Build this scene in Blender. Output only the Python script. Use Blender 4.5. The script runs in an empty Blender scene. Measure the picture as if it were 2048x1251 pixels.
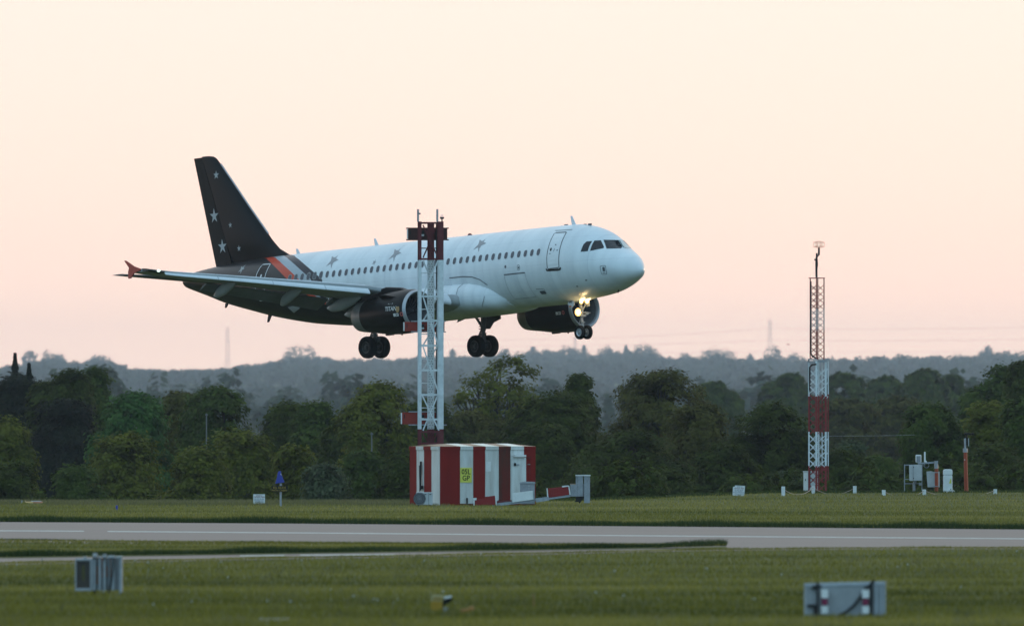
import bpy, bmesh, math, random
import numpy as np
from mathutils import Vector, Matrix

random.seed(7)
R = math.radians
sc = bpy.context.scene
col = sc.collection

# ------------------------------------------------------------------ camera, world, sun, exposure
CAMH = 4.3
LENS = 640.0
F = LENS / 36.0 * 2048.0
CX, CY, HOR = 1024.0, 625.5, 827.0
TILT = math.atan((HOR - CY) / F)
cam = bpy.data.cameras.new('camera')
cam.lens = LENS
cam.sensor_width = 36.0
cam.sensor_fit = 'HORIZONTAL'
cam.clip_start = 1.0
cam.clip_end = 60000.0
cam.dof.use_dof = True
cam.dof.focus_distance = 950.0
cam.dof.aperture_fstop = 4.2
camo = bpy.data.objects.new('camera', cam)
col.objects.link(camo)
camo.location = (0, 0, CAMH)
camo.rotation_euler = (math.pi / 2 + TILT, 0, 0)
sc.camera = camo

world = bpy.data.worlds.new('World')
sc.world = world
world.use_nodes = True
nt = world.node_tree
nt.nodes.clear()
W_out = nt.nodes.new('ShaderNodeOutputWorld')
W_bg = nt.nodes.new('ShaderNodeBackground')
W_sky = nt.nodes.new('ShaderNodeTexSky')
W_sky.sky_type = 'NISHITA'
W_sky.sun_disc = False
SUN_EL, SUN_AZ = R(3.0), R(28.0)          # low sun beyond the scene, to the right of the view
W_sky.sun_elevation = SUN_EL
W_sky.sun_rotation = SUN_AZ
W_tc = nt.nodes.new('ShaderNodeTexCoord')
W_sep = nt.nodes.new('ShaderNodeSeparateXYZ')
nt.links.new(W_tc.outputs['Generated'], W_sep.inputs[0])
def set_ramp(r, stops):
    els = r.color_ramp.elements
    while len(els) > 1:
        els.remove(els[-1])
    els[0].position = stops[0][0]
    els[0].color = (*stops[0][1], 1)
    for p, c in stops[1:]:
        els.new(p).color = (*c, 1)
def w_ramp(stops):
    r = nt.nodes.new('ShaderNodeValToRGB')
    set_ramp(r, stops)
    return r
W_map = nt.nodes.new('ShaderNodeMapRange')
W_map.inputs['From Min'].default_value = -0.1
W_map.inputs['From Max'].default_value = 0.9
nt.links.new(W_sep.outputs['Z'], W_map.inputs['Value'])
el = lambda z: (z + 0.1) / 1.0
front = w_ramp([(0, (.95, .66, .57)), (el(0.0), (1.38, .99, .80)), (el(.008), (1.20, .89, .755)), (el(.023), (1.09, .91, .83)),
                (el(.12), (1.0, .94, .88)), (el(.35), (.84, .90, .95)), (el(.9), (.60, .82, 1.0))])
back = w_ramp([(0, (.22, .28, .36)), (el(0.0), (.46, .60, .76)), (el(.05), (.46, .80, 1.10)), (el(.25), (.48, .92, 1.28)),
               (el(.55), (.50, .88, 1.16)), (el(.9), (.60, .82, 1.0))])
for r in (front, back):
    nt.links.new(W_map.outputs[0], r.inputs[0])
W_ymap = nt.nodes.new('ShaderNodeMapRange')
W_ymap.interpolation_type = 'SMOOTHSTEP'
W_ymap.inputs['From Min'].default_value = -0.35
W_ymap.inputs['From Max'].default_value = 0.8
nt.links.new(W_sep.outputs['Y'], W_ymap.inputs['Value'])
W_mix = nt.nodes.new('ShaderNodeMixRGB')
nt.links.new(W_ymap.outputs[0], W_mix.inputs[0])
nt.links.new(back.outputs[0], W_mix.inputs[1])
nt.links.new(front.outputs[0], W_mix.inputs[2])
W_sc = nt.nodes.new('ShaderNodeMixRGB')
W_sc.blend_type = 'MULTIPLY'
W_sc.inputs[0].default_value = 1.0
W_sc.inputs[2].default_value = (.05, .05, .05, 1)
nt.links.new(W_sky.outputs[0], W_sc.inputs[1])
W_add = nt.nodes.new('ShaderNodeMixRGB')
W_add.blend_type = 'ADD'
W_add.inputs[0].default_value = 0.35
nt.links.new(W_mix.outputs[0], W_add.inputs[1])
nt.links.new(W_sc.outputs[0], W_add.inputs[2])
nt.links.new(W_add.outputs[0], W_bg.inputs[0])
W_bg.inputs[1].default_value = 1.0
nt.links.new(W_bg.outputs[0], W_out.inputs[0])

sun = bpy.data.lights.new('sun', 'SUN')
sun.energy = 0.3
sun.angle = R(4)
sun.color = (1.0, .72, .48)
suno = bpy.data.objects.new('sun', sun)
col.objects.link(suno)
sd = Vector((math.sin(SUN_AZ) * math.cos(SUN_EL), math.cos(SUN_AZ) * math.cos(SUN_EL), math.sin(SUN_EL)))
suno.rotation_euler = sd.to_track_quat('Z', 'Y').to_euler()

sc.view_settings.view_transform = 'Standard'
sc.view_settings.look = 'None'
sc.view_settings.exposure = 0.0
sc.view_settings.gamma = 1.0
sc.cycles.use_denoising = True
sc.cycles.max_bounces = 6
sc.cycles.volume_bounces = 1
sc.cycles.transparent_max_bounces = 8

# ------------------------------------------------------------------ pixel <-> place
def at(px, py, D):
    k = (CY - py) / F
    c, s = math.cos(TILT), math.sin(TILT)
    z = D * (s + k * c) / (c - k * s)
    d = D * c + z * s
    return Vector(((px - CX) / F * d, D, z + CAMH))
def dist_of(py, h=0.0):
    return F * (CAMH - h) / (py - HOR)
def sstep(t):
    t = min(1, max(0, t))
    return t * t * (3 - 2 * t)

# ------------------------------------------------------------------ materials
def new_mat(name):
    m = bpy.data.materials.new(name)
    m.use_nodes = True
    n = m.node_tree
    return m, n, n.nodes['Principled BSDF']
def paint(name, c, rough=.45, var=.12, scale=3.0, metal=0.0, coat=0.0, stretch=(1, 1, 1), dark=None, spec=.28):
    """painted or plain surface with uneven wear"""
    m, n, b = new_mat(name)
    tc = n.nodes.new('ShaderNodeTexCoord')
    mp = n.nodes.new('ShaderNodeMapping')
    mp.inputs['Scale'].default_value = stretch
    n.links.new(tc.outputs['Object'], mp.inputs[0])
    no = n.nodes.new('ShaderNodeTexNoise')
    no.inputs['Scale'].default_value = scale
    no.inputs['Detail'].default_value = 6
    no.inputs['Roughness'].default_value = .65
    n.links.new(mp.outputs[0], no.inputs['Vector'])
    rp = n.nodes.new('ShaderNodeValToRGB')
    rp.color_ramp.elements[0].position = .3
    rp.color_ramp.elements[1].position = .72
    lo = dark or tuple(x * (1 - var * 1.6) for x in c)
    rp.color_ramp.elements[0].color = (*lo, 1)
    rp.color_ramp.elements[1].color = (*[min(1, x * (1 + var * .5)) for x in c], 1)
    n.links.new(no.outputs['Fac'], rp.inputs[0])
    n.links.new(rp.outputs[0], b.inputs['Base Color'])
    mr = n.nodes.new('ShaderNodeMapRange')
    mr.inputs['To Min'].default_value = max(.04, rough - .1)
    mr.inputs['To Max'].default_value = min(1, rough + .12)
    n.links.new(no.outputs['Fac'], mr.inputs['Value'])
    n.links.new(mr.outputs[0], b.inputs['Roughness'])
    b.inputs['Metallic'].default_value = metal
    b.inputs['Coat Weight'].default_value = coat
    b.inputs['Coat Roughness'].default_value = .08
    b.inputs['Specular IOR Level'].default_value = spec
    return m
def glow(name, c, strength):
    m, n, b = new_mat(name)
    b.inputs['Base Color'].default_value = (*c, 1)
    b.inputs['Emission Color'].default_value = (*c, 1)
    b.inputs['Emission Strength'].default_value = strength
    return m
def leaf_mat(name, c1, c2, c3, tr=.35):
    """leaves: every leaf its own green, clumps of leaves drifting in hue"""
    m, n, b = new_mat(name)
    g = n.nodes.new('ShaderNodeNewGeometry')
    tc = n.nodes.new('ShaderNodeTexCoord')
    no = n.nodes.new('ShaderNodeTexNoise')
    no.inputs['Scale'].default_value = .45
    no.inputs['Detail'].default_value = 3
    n.links.new(tc.outputs['Object'], no.inputs['Vector'])
    a = n.nodes.new('ShaderNodeMath')
    a.operation = 'MULTIPLY_ADD'
    a.inputs[1].default_value = .24
    n.links.new(g.outputs['Random Per Island'], a.inputs[0])
    n.links.new(no.outputs['Fac'], a.inputs[2])
    rp = n.nodes.new('ShaderNodeValToRGB')
    c1, c2, c3 = [(r_ * 1.18, g_ * 1.15, b_ * 1.05) for r_, g_, b_ in (c1, c2, c3)]
    set_ramp(rp, ((.32, c1), (.58, c2), (.84, c3)))
    n.links.new(a.outputs[0], rp.inputs[0])
    n.links.new(rp.outputs[0], b.inputs['Base Color'])
    b.inputs['Roughness'].default_value = .75
    b.inputs['Specular IOR Level'].default_value = .06
    t = n.nodes.new('ShaderNodeBsdfTranslucent')
    n.links.new(rp.outputs[0], t.inputs[0])
    mx = n.nodes.new('ShaderNodeMixShader')
    mx.inputs[0].default_value = tr
    n.links.new(b.outputs[0], mx.inputs[1])
    n.links.new(t.outputs[0], mx.inputs[2])
    n.links.new(mx.outputs[0], n.nodes['Material Output'].inputs[0])
    return m

M = {}
M['red'] = paint('red_paint', (.24, .012, .010), .5, .18, 2.2)
M['red_mast'] = paint('faded_red_paint', (.125, .022, .025), .55, .2, 2.5)
M['white'] = paint('white_paint', (.72, .72, .70), .45, .12, 2.0)
M['white_mast'] = paint('white_mast_paint', (.62, .66, .67), .5, .15, 3.0)
M['grey'] = paint('grey_steel', (.30, .31, .33), .45, .2, 3.0, .2)
M['pale_grey'] = paint('pale_grey_cabinet', (.47, .48, .48), .5, .12, 2.5)
M['dark'] = paint('dark_rubber', (.018, .018, .018), .7, .2, 4.0)
M['black'] = paint('black_enamel', (.006, .006, .006), .5, .1, 3.0, spec=.15)
M['galv'] = paint('galvanised_steel', (.34, .36, .38), .4, .2, 5.0, .5)
M['yellow'] = paint('yellow_sign_paint', (.62, .60, .09), .5, .08, 3.0)
M['orange'] = paint('orange_paint', (.55, .17, .04), .5, .15, 3.0)
M['blue'] = paint('blue_sign_paint', (.035, .05, .30), .45, .1, 3.0)
M['rust'] = paint('rust_stained_roof', (.42, .26, .17), .6, .25, 1.6)
M['bark'] = paint('bark', (.055, .045, .036), .9, .3, 1.5)

# ------------------------------------------------------------------ mesh helpers
def link(o, parent=None):
    col.objects.link(o)
    if parent:
        o.parent = parent
    return o
class MB:
    def __init__(s):
        s.v, s.f, s.m = [], [], []
    def add(s, vs, fs, mi=0):
        o = len(s.v)
        s.v += [tuple(v) for v in vs]
        for k, f in enumerate(fs):
            s.f.append([i + o for i in f])
            s.m.append(mi if isinstance(mi, int) else mi[k])
        return s
    def box(s, c, d, rot=None, mi=0):
        c = Vector(c)
        rot = rot if rot is not None else Matrix.Identity(3)
        if not isinstance(rot, Matrix):
            rot = Matrix.Rotation(rot, 3, 'Z')
        vs = [c + rot @ Vector((x * d[0] / 2, y * d[1] / 2, z * d[2] / 2)) for x in (-1, 1) for y in (-1, 1) for z in (-1, 1)]
        s.add(vs, [(0, 1, 3, 2), (4, 6, 7, 5), (0, 4, 5, 1), (2, 3, 7, 6), (0, 2, 6, 4), (1, 5, 7, 3)], mi)
        return s
    def bar(s, p, q, w, d=None, mi=0, up=None):
        p, q = Vector(p), Vector(q)
        d = d or w
        a = (q - p)
        L = a.length
        a.normalize()
        up = Vector(up) if up else (Vector((0, 1, 0)) if abs(a.y) < .9 else Vector((0, 0, 1)))
        b = a.cross(up).normalized()
        c = b.cross(a)
        vs = []
        for e in (p, q):
            for i, j in ((-1, -1), (1, -1), (1, 1), (-1, 1)):
                vs.append(e + b * (i * w / 2) + c * (j * d / 2))
        s.add(vs, [(3, 2, 1, 0), (4, 5, 6, 7), (0, 1, 5, 4), (1, 2, 6, 5), (2, 3, 7, 6), (3, 0, 4, 7)], mi)
        return s
    def tube(s, pts, rad, n=8, mi=0, cap=True):
        pts = [Vector(p) for p in pts]
        if not hasattr(rad, '__len__'):
            rad = [rad] * len(pts)
        loops = []
        ref = None
        for i, p in enumerate(pts):
            a = (pts[min(i + 1, len(pts) - 1)] - pts[max(i - 1, 0)]).normalized()
            if ref is None:
                ref = Vector((0, 0, 1)) if abs(a.z) < .9 else Vector((1, 0, 0))
            b = a.cross(ref).normalized()
            c = b.cross(a)
            ref = c
            loops.append([p + (b * math.cos(t) + c * math.sin(t)) * rad[i] for t in [2 * math.pi * k / n for k in range(n)]])
        return s.loft(loops, True, cap, mi)
    def loft(s, loops, closed=True, cap=True, mi=0):
        n = len(loops[0])
        vs = [v for l in loops for v in l]
        fs = []
        for i in range(len(loops) - 1):
            for k in range(n if closed else n - 1):
                k2 = (k + 1) % n
                fs.append((i * n + k, i * n + k2, (i + 1) * n + k2, (i + 1) * n + k))
        if cap:
            fs.append(tuple(range(n - 1, -1, -1)))
            fs.append(tuple(range((len(loops) - 1) * n, len(loops) * n)))
        return s.add(vs, fs, mi)
    def lathe(s, prof, org, ax, n=32, mi=0, cap=False):
        """prof: (distance along ax, radius)"""
        ax = Vector(ax).normalized()
        ref = Vector((0, 0, 1)) if abs(ax.z) < .9 else Vector((1, 0, 0))
        b = ax.cross(ref).normalized()
        c = b.cross(ax)
        org = Vector(org)
        loops = [[org + ax * d + (b * math.cos(t) + c * math.sin(t)) * max(r, 1e-4) for t in [2 * math.pi * k / n for k in range(n)]] for d, r in prof]
        return s.loft(loops, True, cap, mi)
    def prism(s, pts, ext, mi=0):
        """flat outline pts swept along the vector ext"""
        ext = Vector(ext)
        a = [Vector(p) for p in pts]
        return s.loft([a, [p + ext for p in a]], True, True, mi)
    def sphere(s, c, r, mi=0, n=10):
        prof = [(-math.cos(math.pi * i / n), math.sin(math.pi * i / n)) for i in range(n + 1)]
        r = r if hasattr(r, '__len__') else (r, r, r)
        c = Vector(c)
        loops = [[c + Vector((q * math.cos(t) * r[0], q * math.sin(t) * r[1], z * r[2])) for t in [2 * math.pi * k / (n + 4) for k in range(n + 4)]] for z, q in prof]
        return s.loft(loops, True, False, mi)
    def build(s, name, mats, parent=None, smooth=None, fix=True, bevel=0):
        me = bpy.data.meshes.new(name)
        me.from_pydata([tuple(v) for v in s.v], [], s.f)
        for m in (mats if isinstance(mats, (list, tuple)) else [mats]):
            me.materials.append(m)
        me.polygons.foreach_set('material_index', s.m)
        if fix:
            bm = bmesh.new()
            bm.from_mesh(me)
            bmesh.ops.recalc_face_normals(bm, faces=bm.faces)
            bm.to_mesh(me)
            bm.free()
        if smooth is not None:
            me.shade_smooth()
            me.set_sharp_from_angle(angle=R(smooth))
        o = link(bpy.data.objects.new(name, me), parent)
        if bevel:
            bv = o.modifiers.new('bevel', 'BEVEL')
            bv.width = bevel
            bv.segments = 2
            bv.limit_method = 'ANGLE'
        return o
def tag(o, label=None, cat=None, group=None, kind=None):
    for k, v in (('label', label), ('category', cat), ('group', group), ('kind', kind)):
        if v:
            o[k] = v
    return o
def thing(name, label, cat, loc=(0, 0, 0), group=None):
    o = link(bpy.data.objects.new(name, None))
    o.location = loc
    o.empty_display_size = .5
    return tag(o, label, cat, group)
def copy_tree(o, parent=None):
    c = o.copy()
    col.objects.link(c)
    if parent:
        c.parent = parent
    for ch in list(o.children):
        copy_tree(ch, c)
    return c
class Pix:
    """local metres round a base point seen at pixel (px, py) at distance D"""
    def __init__(s, px, py, D):
        s.D = D
        s.o = at(px, py, D)
        s.S = F / D
    def __call__(s, px, py, dd=0.0):
        return at(px, py, s.D) - s.o + Vector((0, dd, 0))
    def slab(s, mb, pts, depth, dd=0.0, mi=0):
        mb.prism([s(x, y, dd - depth / 2) for x, y in pts], (0, depth, 0), mi)
    def rect(s, mb, x0, y0, x1, y1, depth, dd=0.0, mi=0):
        s.slab(mb, [(x0, y0), (x1, y0), (x1, y1), (x0, y1)], depth, dd, mi)
def text_points(body, size, space=1.0, bold=.018):
    cu = bpy.data.curves.new('lettering', 'FONT')
    cu.body = body
    cu.size = size
    cu.space_character = space
    cu.align_x = 'CENTER'
    cu.align_y = 'CENTER'
    cu.resolution_u = 3
    cu.offset = size * bold
    o = bpy.data.objects.new('lettering', cu)
    col.objects.link(o)
    bpy.context.view_layer.update()
    me = bpy.data.meshes.new_from_object(o.evaluated_get(bpy.context.evaluated_depsgraph_get()))
    vs = [tuple(v.co) for v in me.vertices]
    fs = [list(p.vertices) for p in me.polygons]
    bpy.data.objects.remove(o)
    bpy.data.meshes.remove(me)
    bpy.data.curves.remove(cu)
    return vs, fs
def add_text(mb, body, size, place, sx=1.0, mi=0, space=1.0, bold=.018):
    """place maps (u right, v up) metres to a point"""
    vs, fs = text_points(body, size, space, bold)
    mb.add([place(x * sx, y) for x, y, _ in vs], fs, mi)

# ------------------------------------------------------------------ terrain
def brow(a):
    """distance of the edge where the airfield drops away, along the view direction a = x / D"""
    return float(np.interp(a, [-.03, -.0095, .004, .0095, .014, .03], [893, 893, 912, 955, 1000, 1010]))
def gz(x, D):
    if D < 300:
        return 0.0
    d = D - brow(x / D)
    z = 0.0
    if d > 0:
        z = -7.5 * sstep(d / 160.0)
    if D > 9500:
        z += 66.0 * sstep((D - 9500) / 14500.0)
    return z
rows = [-400, -100, 0, 100, 200, 280, 330] + list(range(350, 860, 15)) + list(range(862, 1180, 5)) + [1200, 1260, 1350, 1500, 1800, 2200, 2700, 3300, 4000, 5000, 6000, 7000, 8000, 9000, 10000, 11000, 12000, 13000, 14000, 15000, 16000, 17500, 19000, 21000, 22500, 24000, 25500, 27000]
cols = [-1, -.8, -.62, -.5] + [round(-.42 + .02 * i, 3) for i in range(43)] + [.5, .62, .8, 1]
vs = []
for D in rows:
    hw = 160 + .05 * max(D, 0)
    for t in cols:
        x = t * hw
        vs.append((x, D, gz(x, max(D, 1))))
nc = len(cols)
fs = [(i * nc + k, i * nc + k + 1, (i + 1) * nc + k + 1, (i + 1) * nc + k) for i in range(len(rows) - 1) for k in range(nc - 1)]
m, n, b = new_mat('turf_soil')
tc = n.nodes.new('ShaderNodeTexCoord')
mp = n.nodes.new('ShaderNodeMapping')
mp.inputs['Scale'].default_value = (.10, .035, .1)
mp.inputs['Rotation'].default_value = (0, 0, R(6))
n.links.new(tc.outputs['Object'], mp.inputs[0])
no = n.nodes.new('ShaderNodeTexNoise')
no.inputs['Scale'].default_value = 1.0
no.inputs['Detail'].default_value = 8
no.inputs['Roughness'].default_value = .7
n.links.new(mp.outputs[0], no.inputs['Vector'])
rp = n.nodes.new('ShaderNodeValToRGB')
set_ramp(rp, ((.35, (.045, .060, .016)), (.5, (.075, .085, .022)), (.66, (.105, .105, .034))))
n.links.new(no.outputs['Fac'], rp.inputs[0])
n.links.new(rp.outputs[0], b.inputs['Base Color'])
b.inputs['Roughness'].default_value = .95
b.inputs['Specular IOR Level'].default_value = .1
M['turf'] = m
me = bpy.data.meshes.new('ground')
me.from_pydata(vs, [], fs)
me.materials.append(M['turf'])
me.shade_smooth()
tag(link(bpy.data.objects.new('ground', me)), kind='structure')

# ------------------------------------------------------------------ taxiway
def road_pts(pix, h=0.0):
    out = []
    for px, py in pix:
        D = dist_of(py, h)
        out.append((px, D))
    return out
def gpt(px, py, z, h=0.0):
    D = dist_of(py, h)
    return Vector(((px - CX) / F * D, D, z))
asph, n, b = new_mat('taxiway_concrete')
tc = n.nodes.new('ShaderNodeTexCoord')
mp = n.nodes.new('ShaderNodeMapping')
mp.inputs['Rotation'].default_value = (0, 0, R(-48))
mp.inputs['Scale'].default_value = (.05, .6, 1)
n.links.new(tc.outputs['Object'], mp.inputs[0])
no = n.nodes.new('ShaderNodeTexNoise')
no.inputs['Scale'].default_value = .8
no.inputs['Detail'].default_value = 8
no.inputs['Roughness'].default_value = .7
n.links.new(mp.outputs[0], no.inputs['Vector'])
n2 = n.nodes.new('ShaderNodeTexNoise')
n2.inputs['Scale'].default_value = 6
n2.inputs['Detail'].default_value = 6
n.links.new(tc.outputs['Object'], n2.inputs['Vector'])
rp = n.nodes.new('ShaderNodeValToRGB')
rp.color_ramp.elements[0].position = .3
rp.color_ramp.elements[1].position = .7
rp.color_ramp.elements[0].color = (.215, .164, .138, 1)
rp.color_ramp.elements[1].color = (.315, .240, .203, 1)
mx = n.nodes.new('ShaderNodeMixRGB')
mx.inputs[0].default_value = .35
n.links.new(no.outputs['Fac'], mx.inputs[1])
n.links.new(n2.outputs['Fac'], mx.inputs[2])
n.links.new(mx.outputs[0], rp.inputs[0])
n.links.new(rp.outputs[0], b.inputs['Base Color'])
b.inputs['Roughness'].default_value = .9
b.inputs['Specular IOR Level'].default_value = .2
M['asphalt'] = asph
far_edge = [(-1500, 1034), (-500, 1040), (0, 1043.5), (500, 1046), (1000, 1050), (1500, 1054), (2048, 1058.5), (2500, 1062), (3500, 1069)]
low_edge = [(3500, 1092.5), (2500, 1094), (2048, 1094.5), (1700, 1095), (1400, 1098), (1024, 1106.5), (600, 1114), (0, 1125.5), (-500, 1136), (-1500, 1158)]
mb = MB()
def strip(mb, a, b_, z, mi=0):
    """quads between two polylines of equal length"""
    n_ = len(a)
    mb.add([(*p.xy, z) for p in a] + [(*p.xy, z) for p in b_], [(i, i + 1, n_ + i + 1, n_ + i) for i in range(n_ - 1)], mi)
xs = [-1500, -1000, -500, -200, 0, 200, 400, 600, 800, 1000, 1200, 1400, 1600, 1800, 2048, 2300, 2500, 3000, 3500]
yi = lambda pts, x: float(np.interp(x, *zip(*sorted(pts))))
strip(mb, [gpt(x, yi(far_edge, x), 0) for x in xs], [gpt(x, yi(low_edge, x), 0, .05) for x in xs], .012)
tag(mb.build('taxiway', M['asphalt'], fix=False), kind='structure')
line = [(-1500, 1050), (-500, 1057.5), (0, 1061.2), (170, 1062.2), (600, 1065.5), (1000, 1069), (1500, 1073), (2048, 1077.3), (2500, 1081), (3500, 1089)]
mb = MB()
for x0, x1 in ((-1500, 168), (215, 3500)):
    xs2 = [x0] + [x for x in xs if x0 < x < x1] + [x1]
    strip(mb, [gpt(x, yi(line, x) - .75, 0) for x in xs2], [gpt(x, yi(line, x) + .75, 0) for x in xs2], .017)
lw = [(-500, 1127), (0, 1116.8), (500, 1111.3), (560, 1110.6), (590, 1110.3), (770, 1109.2)]
for x0, x1 in ((480, 570), (600, 790)):
    strip(mb, [gpt(x, yi(lw, x) - .8, 0) for x in (x0, x1)], [gpt(x, yi(lw, x) + .8, 0) for x in (x0, x1)], .017)
M['line'] = paint('worn_line_paint', (.62, .60, .54), .8, .25, 1.2)
tag(mb.build('taxiway_marking', M['line'], fix=False), kind='structure')
isl_top = [(-1500, 1066), (-500, 1074), (0, 1079), (280, 1082.5), (700, 1085.5), (1000, 1088), (1300, 1089.5), (1452, 1091)]
isl_bot = [(-1500, 1144), (-500, 1124), (0, 1114.5), (280, 1110.5), (700, 1104.5), (1000, 1100), (1300, 1095.5), (1452, 1091.3)]
xi = [-1500, -1000, -500, -200, 0, 200, 400, 600, 800, 1000, 1150, 1300, 1400, 1452]
mb = MB()
strip(mb, [gpt(x, yi(isl_top, x), 0, .1) for x in xi], [gpt(x, yi(isl_bot, x), 0, .03) for x in xi], .025)
tag(mb.build('grass_island', M['turf'], fix=False), kind='structure')

# ------------------------------------------------------------------ grass
rng = np.random.default_rng(11)
def grass_mat(name, c1, c2, c3, sc_=(.05, .02, .05)):
    m, n, b = new_mat(name)
    g = n.nodes.new('ShaderNodeNewGeometry')
    tc = n.nodes.new('ShaderNodeTexCoord')
    mp = n.nodes.new('ShaderNodeMapping')
    mp.inputs['Scale'].default_value = sc_
    mp.inputs['Rotation'].default_value = (0, 0, R(5))
    n.links.new(tc.outputs['Object'], mp.inputs[0])
    no = n.nodes.new('ShaderNodeTexNoise')
    no.inputs['Scale'].default_value = 1.0
    no.inputs['Detail'].default_value = 7
    no.inputs['Roughness'].default_value = .66
    n.links.new(mp.outputs[0], no.inputs['Vector'])
    mp2 = n.nodes.new('ShaderNodeMapping')
    mp2.inputs['Scale'].default_value = (.012, .075, .05)
    mp2.inputs['Rotation'].default_value = (0, 0, R(-3))
    n.links.new(tc.outputs['Object'], mp2.inputs[0])
    n3 = n.nodes.new('ShaderNodeTexNoise')
    n3.inputs['Scale'].default_value = 1.0
    n3.inputs['Detail'].default_value = 4
    n.links.new(mp2.outputs[0], n3.inputs['Vector'])
    av = n.nodes.new('ShaderNodeMixRGB')
    av.inputs[0].default_value = .55
    n.links.new(no.outputs['Fac'], av.inputs[1])
    n.links.new(n3.outputs['Fac'], av.inputs[2])
    a = n.nodes.new('ShaderNodeMath')
    a.operation = 'MULTIPLY_ADD'
    a.inputs[1].default_value = .12
    n.links.new(g.outputs['Random Per Island'], a.inputs[0])
    n.links.new(av.outputs[0], a.inputs[2])
    rp = n.nodes.new('ShaderNodeValToRGB')
    set_ramp(rp, ((.42, c1), (.55, c2), (.70, c3)))
    n.links.new(a.outputs[0], rp.inputs[0])
    n.links.new(rp.outputs[0], b.inputs['Base Color'])
    b.inputs['Roughness'].default_value = .8
    b.inputs['Specular IOR Level'].default_value = .05
    t = n.nodes.new('ShaderNodeBsdfTranslucent')
    n.links.new(rp.outputs[0], t.inputs[0])
    mx = n.nodes.new('ShaderNodeMixShader')
    mx.inputs[0].default_value = .3
    n.links.new(b.outputs[0], mx.inputs[1])
    n.links.new(t.outputs[0], mx.inputs[2])
    n.links.new(mx.outputs[0], n.nodes['Material Output'].inputs[0])
    return m
def np_mesh(name, V, nper, mats, mi=None, parent=None):
    """V: (count * nper) x 3 points, nper points to a face"""
    nf = len(V) // nper
    me = bpy.data.meshes.new(name)
    me.vertices.add(len(V))
    me.vertices.foreach_set('co', np.asarray(V, dtype=np.float32).ravel())
    me.loops.add(len(V))
    me.loops.foreach_set('vertex_index', np.arange(len(V), dtype=np.int32))
    me.polygons.add(nf)
    me.polygons.foreach_set('loop_start', np.arange(nf, dtype=np.int32) * nper)
    for m_ in (mats if isinstance(mats, (list, tuple)) else [mats]):
        me.materials.append(m_)
    if mi is not None:
        me.polygons.foreach_set('material_index', np.asarray(mi, dtype=np.int32))
    me.update(calc_edges=True)
    return link(bpy.data.objects.new(name, me), parent)
def blades(px, D, h, w):
    n_ = len(px)
    x = (px - CX) / F * D
    yaw = rng.uniform(0, math.pi, n_)
    hh = h * rng.uniform(.55, 1.35, n_)
    ww = w * rng.uniform(.7, 1.4, n_)
    lx, ly = rng.normal(0, .35, n_) * hh, rng.normal(0, .35, n_) * hh
    dx, dy = np.cos(yaw) * ww / 2, np.sin(yaw) * ww / 2
    z0 = np.full(n_, -.01)
    V = np.stack([np.stack([x - dx, D - dy, z0], -1), np.stack([x + dx, D + dy, z0], -1), np.stack([x + lx, D + ly, hh], -1)], 1)
    return V.reshape(-1, 3)
def lerp_edge(pts, px):
    a = np.array(sorted(pts))
    return np.interp(px, a[:, 0], a[:, 1])
parts, mats_i = [], []
def put(V, mi):
    parts.append(V)
    mats_i.append(np.full(len(V) // 3, mi, dtype=np.int32))
# near grass, from the taxiway edge towards the camera
px = rng.uniform(-120, 2170, 190000)
lo = lerp_edge(low_edge, px)
py = lo + (1330 - lo) * rng.uniform(0, 1, len(px)) ** 1.0
Dn = F * CAMH / (py - HOR) + rng.normal(0, 1.5, len(px))
ok = Dn < F * (CAMH - .05) / (lo - HOR) - .2
put(blades(px[ok], Dn[ok], .10, .022), 0)
# grass on the island
px = rng.uniform(-120, 1452, 60000)
t0, t1 = lerp_edge(isl_top, px), lerp_edge(isl_bot, px)
py = t0 + (t1 - t0) * rng.uniform(0, 1, len(px))
put(blades(px, F * CAMH / (py - HOR), .085, .024), 0)
# grass beyond the taxiway up to the brow
px = rng.uniform(-120, 2170, 130000)
t1 = lerp_edge(far_edge, px)
py = 978 + (t1 - 978) * rng.uniform(0, 1, len(px)) ** .8
Df = F * CAMH / (py - HOR)
bw = np.interp((px - CX) / F, [-.03, -.0095, .004, .0095, .014, .03], [893, 893, 912, 955, 1000, 1010])
ok = Df < bw + 5
put(blades(px[ok], Df[ok], .10, .03), 1)
# thinner cover of the field to either side of the view
def side_px(n_):
    q = rng.uniform(0, 900, n_)
    return np.where(rng.uniform(0, 1, n_) < .5, -120 - q, 2170 + q)
px = side_px(70000)
lo = lerp_edge(low_edge, px)
py = lo + (1300 - lo) * rng.uniform(0, 1, len(px))
Dn = F * CAMH / (py - HOR)
ok = Dn < F * (CAMH - .05) / (lo - HOR) - .2
put(blades(px[ok], Dn[ok], .10, .03), 0)
px = side_px(56000)
t1 = lerp_edge(far_edge, px)
py = 978 + (t1 - 978) * rng.uniform(0, 1, len(px)) ** .8
Df = F * CAMH / (py - HOR)
bw = np.interp((px - CX) / F, [-.03, -.0095, .004, .0095, .014, .03], [893, 893, 912, 955, 1000, 1010])
ok = Df < bw + 5
put(blades(px[ok], Df[ok], .10, .035), 1)
px = side_px(16000)
put(blades(px, F * CAMH / (lerp_edge(far_edge, px) - HOR) + rng.uniform(0, 3, len(px)), .21, .03), 2)
# clumps of taller stalks that the mower missed
cx_ = rng.uniform(-120, 2170, 260)
cy_ = rng.uniform(1105, 1300, 260)
px = np.repeat(cx_, 26) + rng.normal(0, 16, 260 * 26)
py = np.repeat(cy_, 26) + rng.normal(0, 1.2, 260 * 26)
lo = lerp_edge(low_edge, px)
ok = py > lo + 3
put(blades(px[ok], F * CAMH / (py[ok] - HOR), .19, .014), 3)
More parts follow.
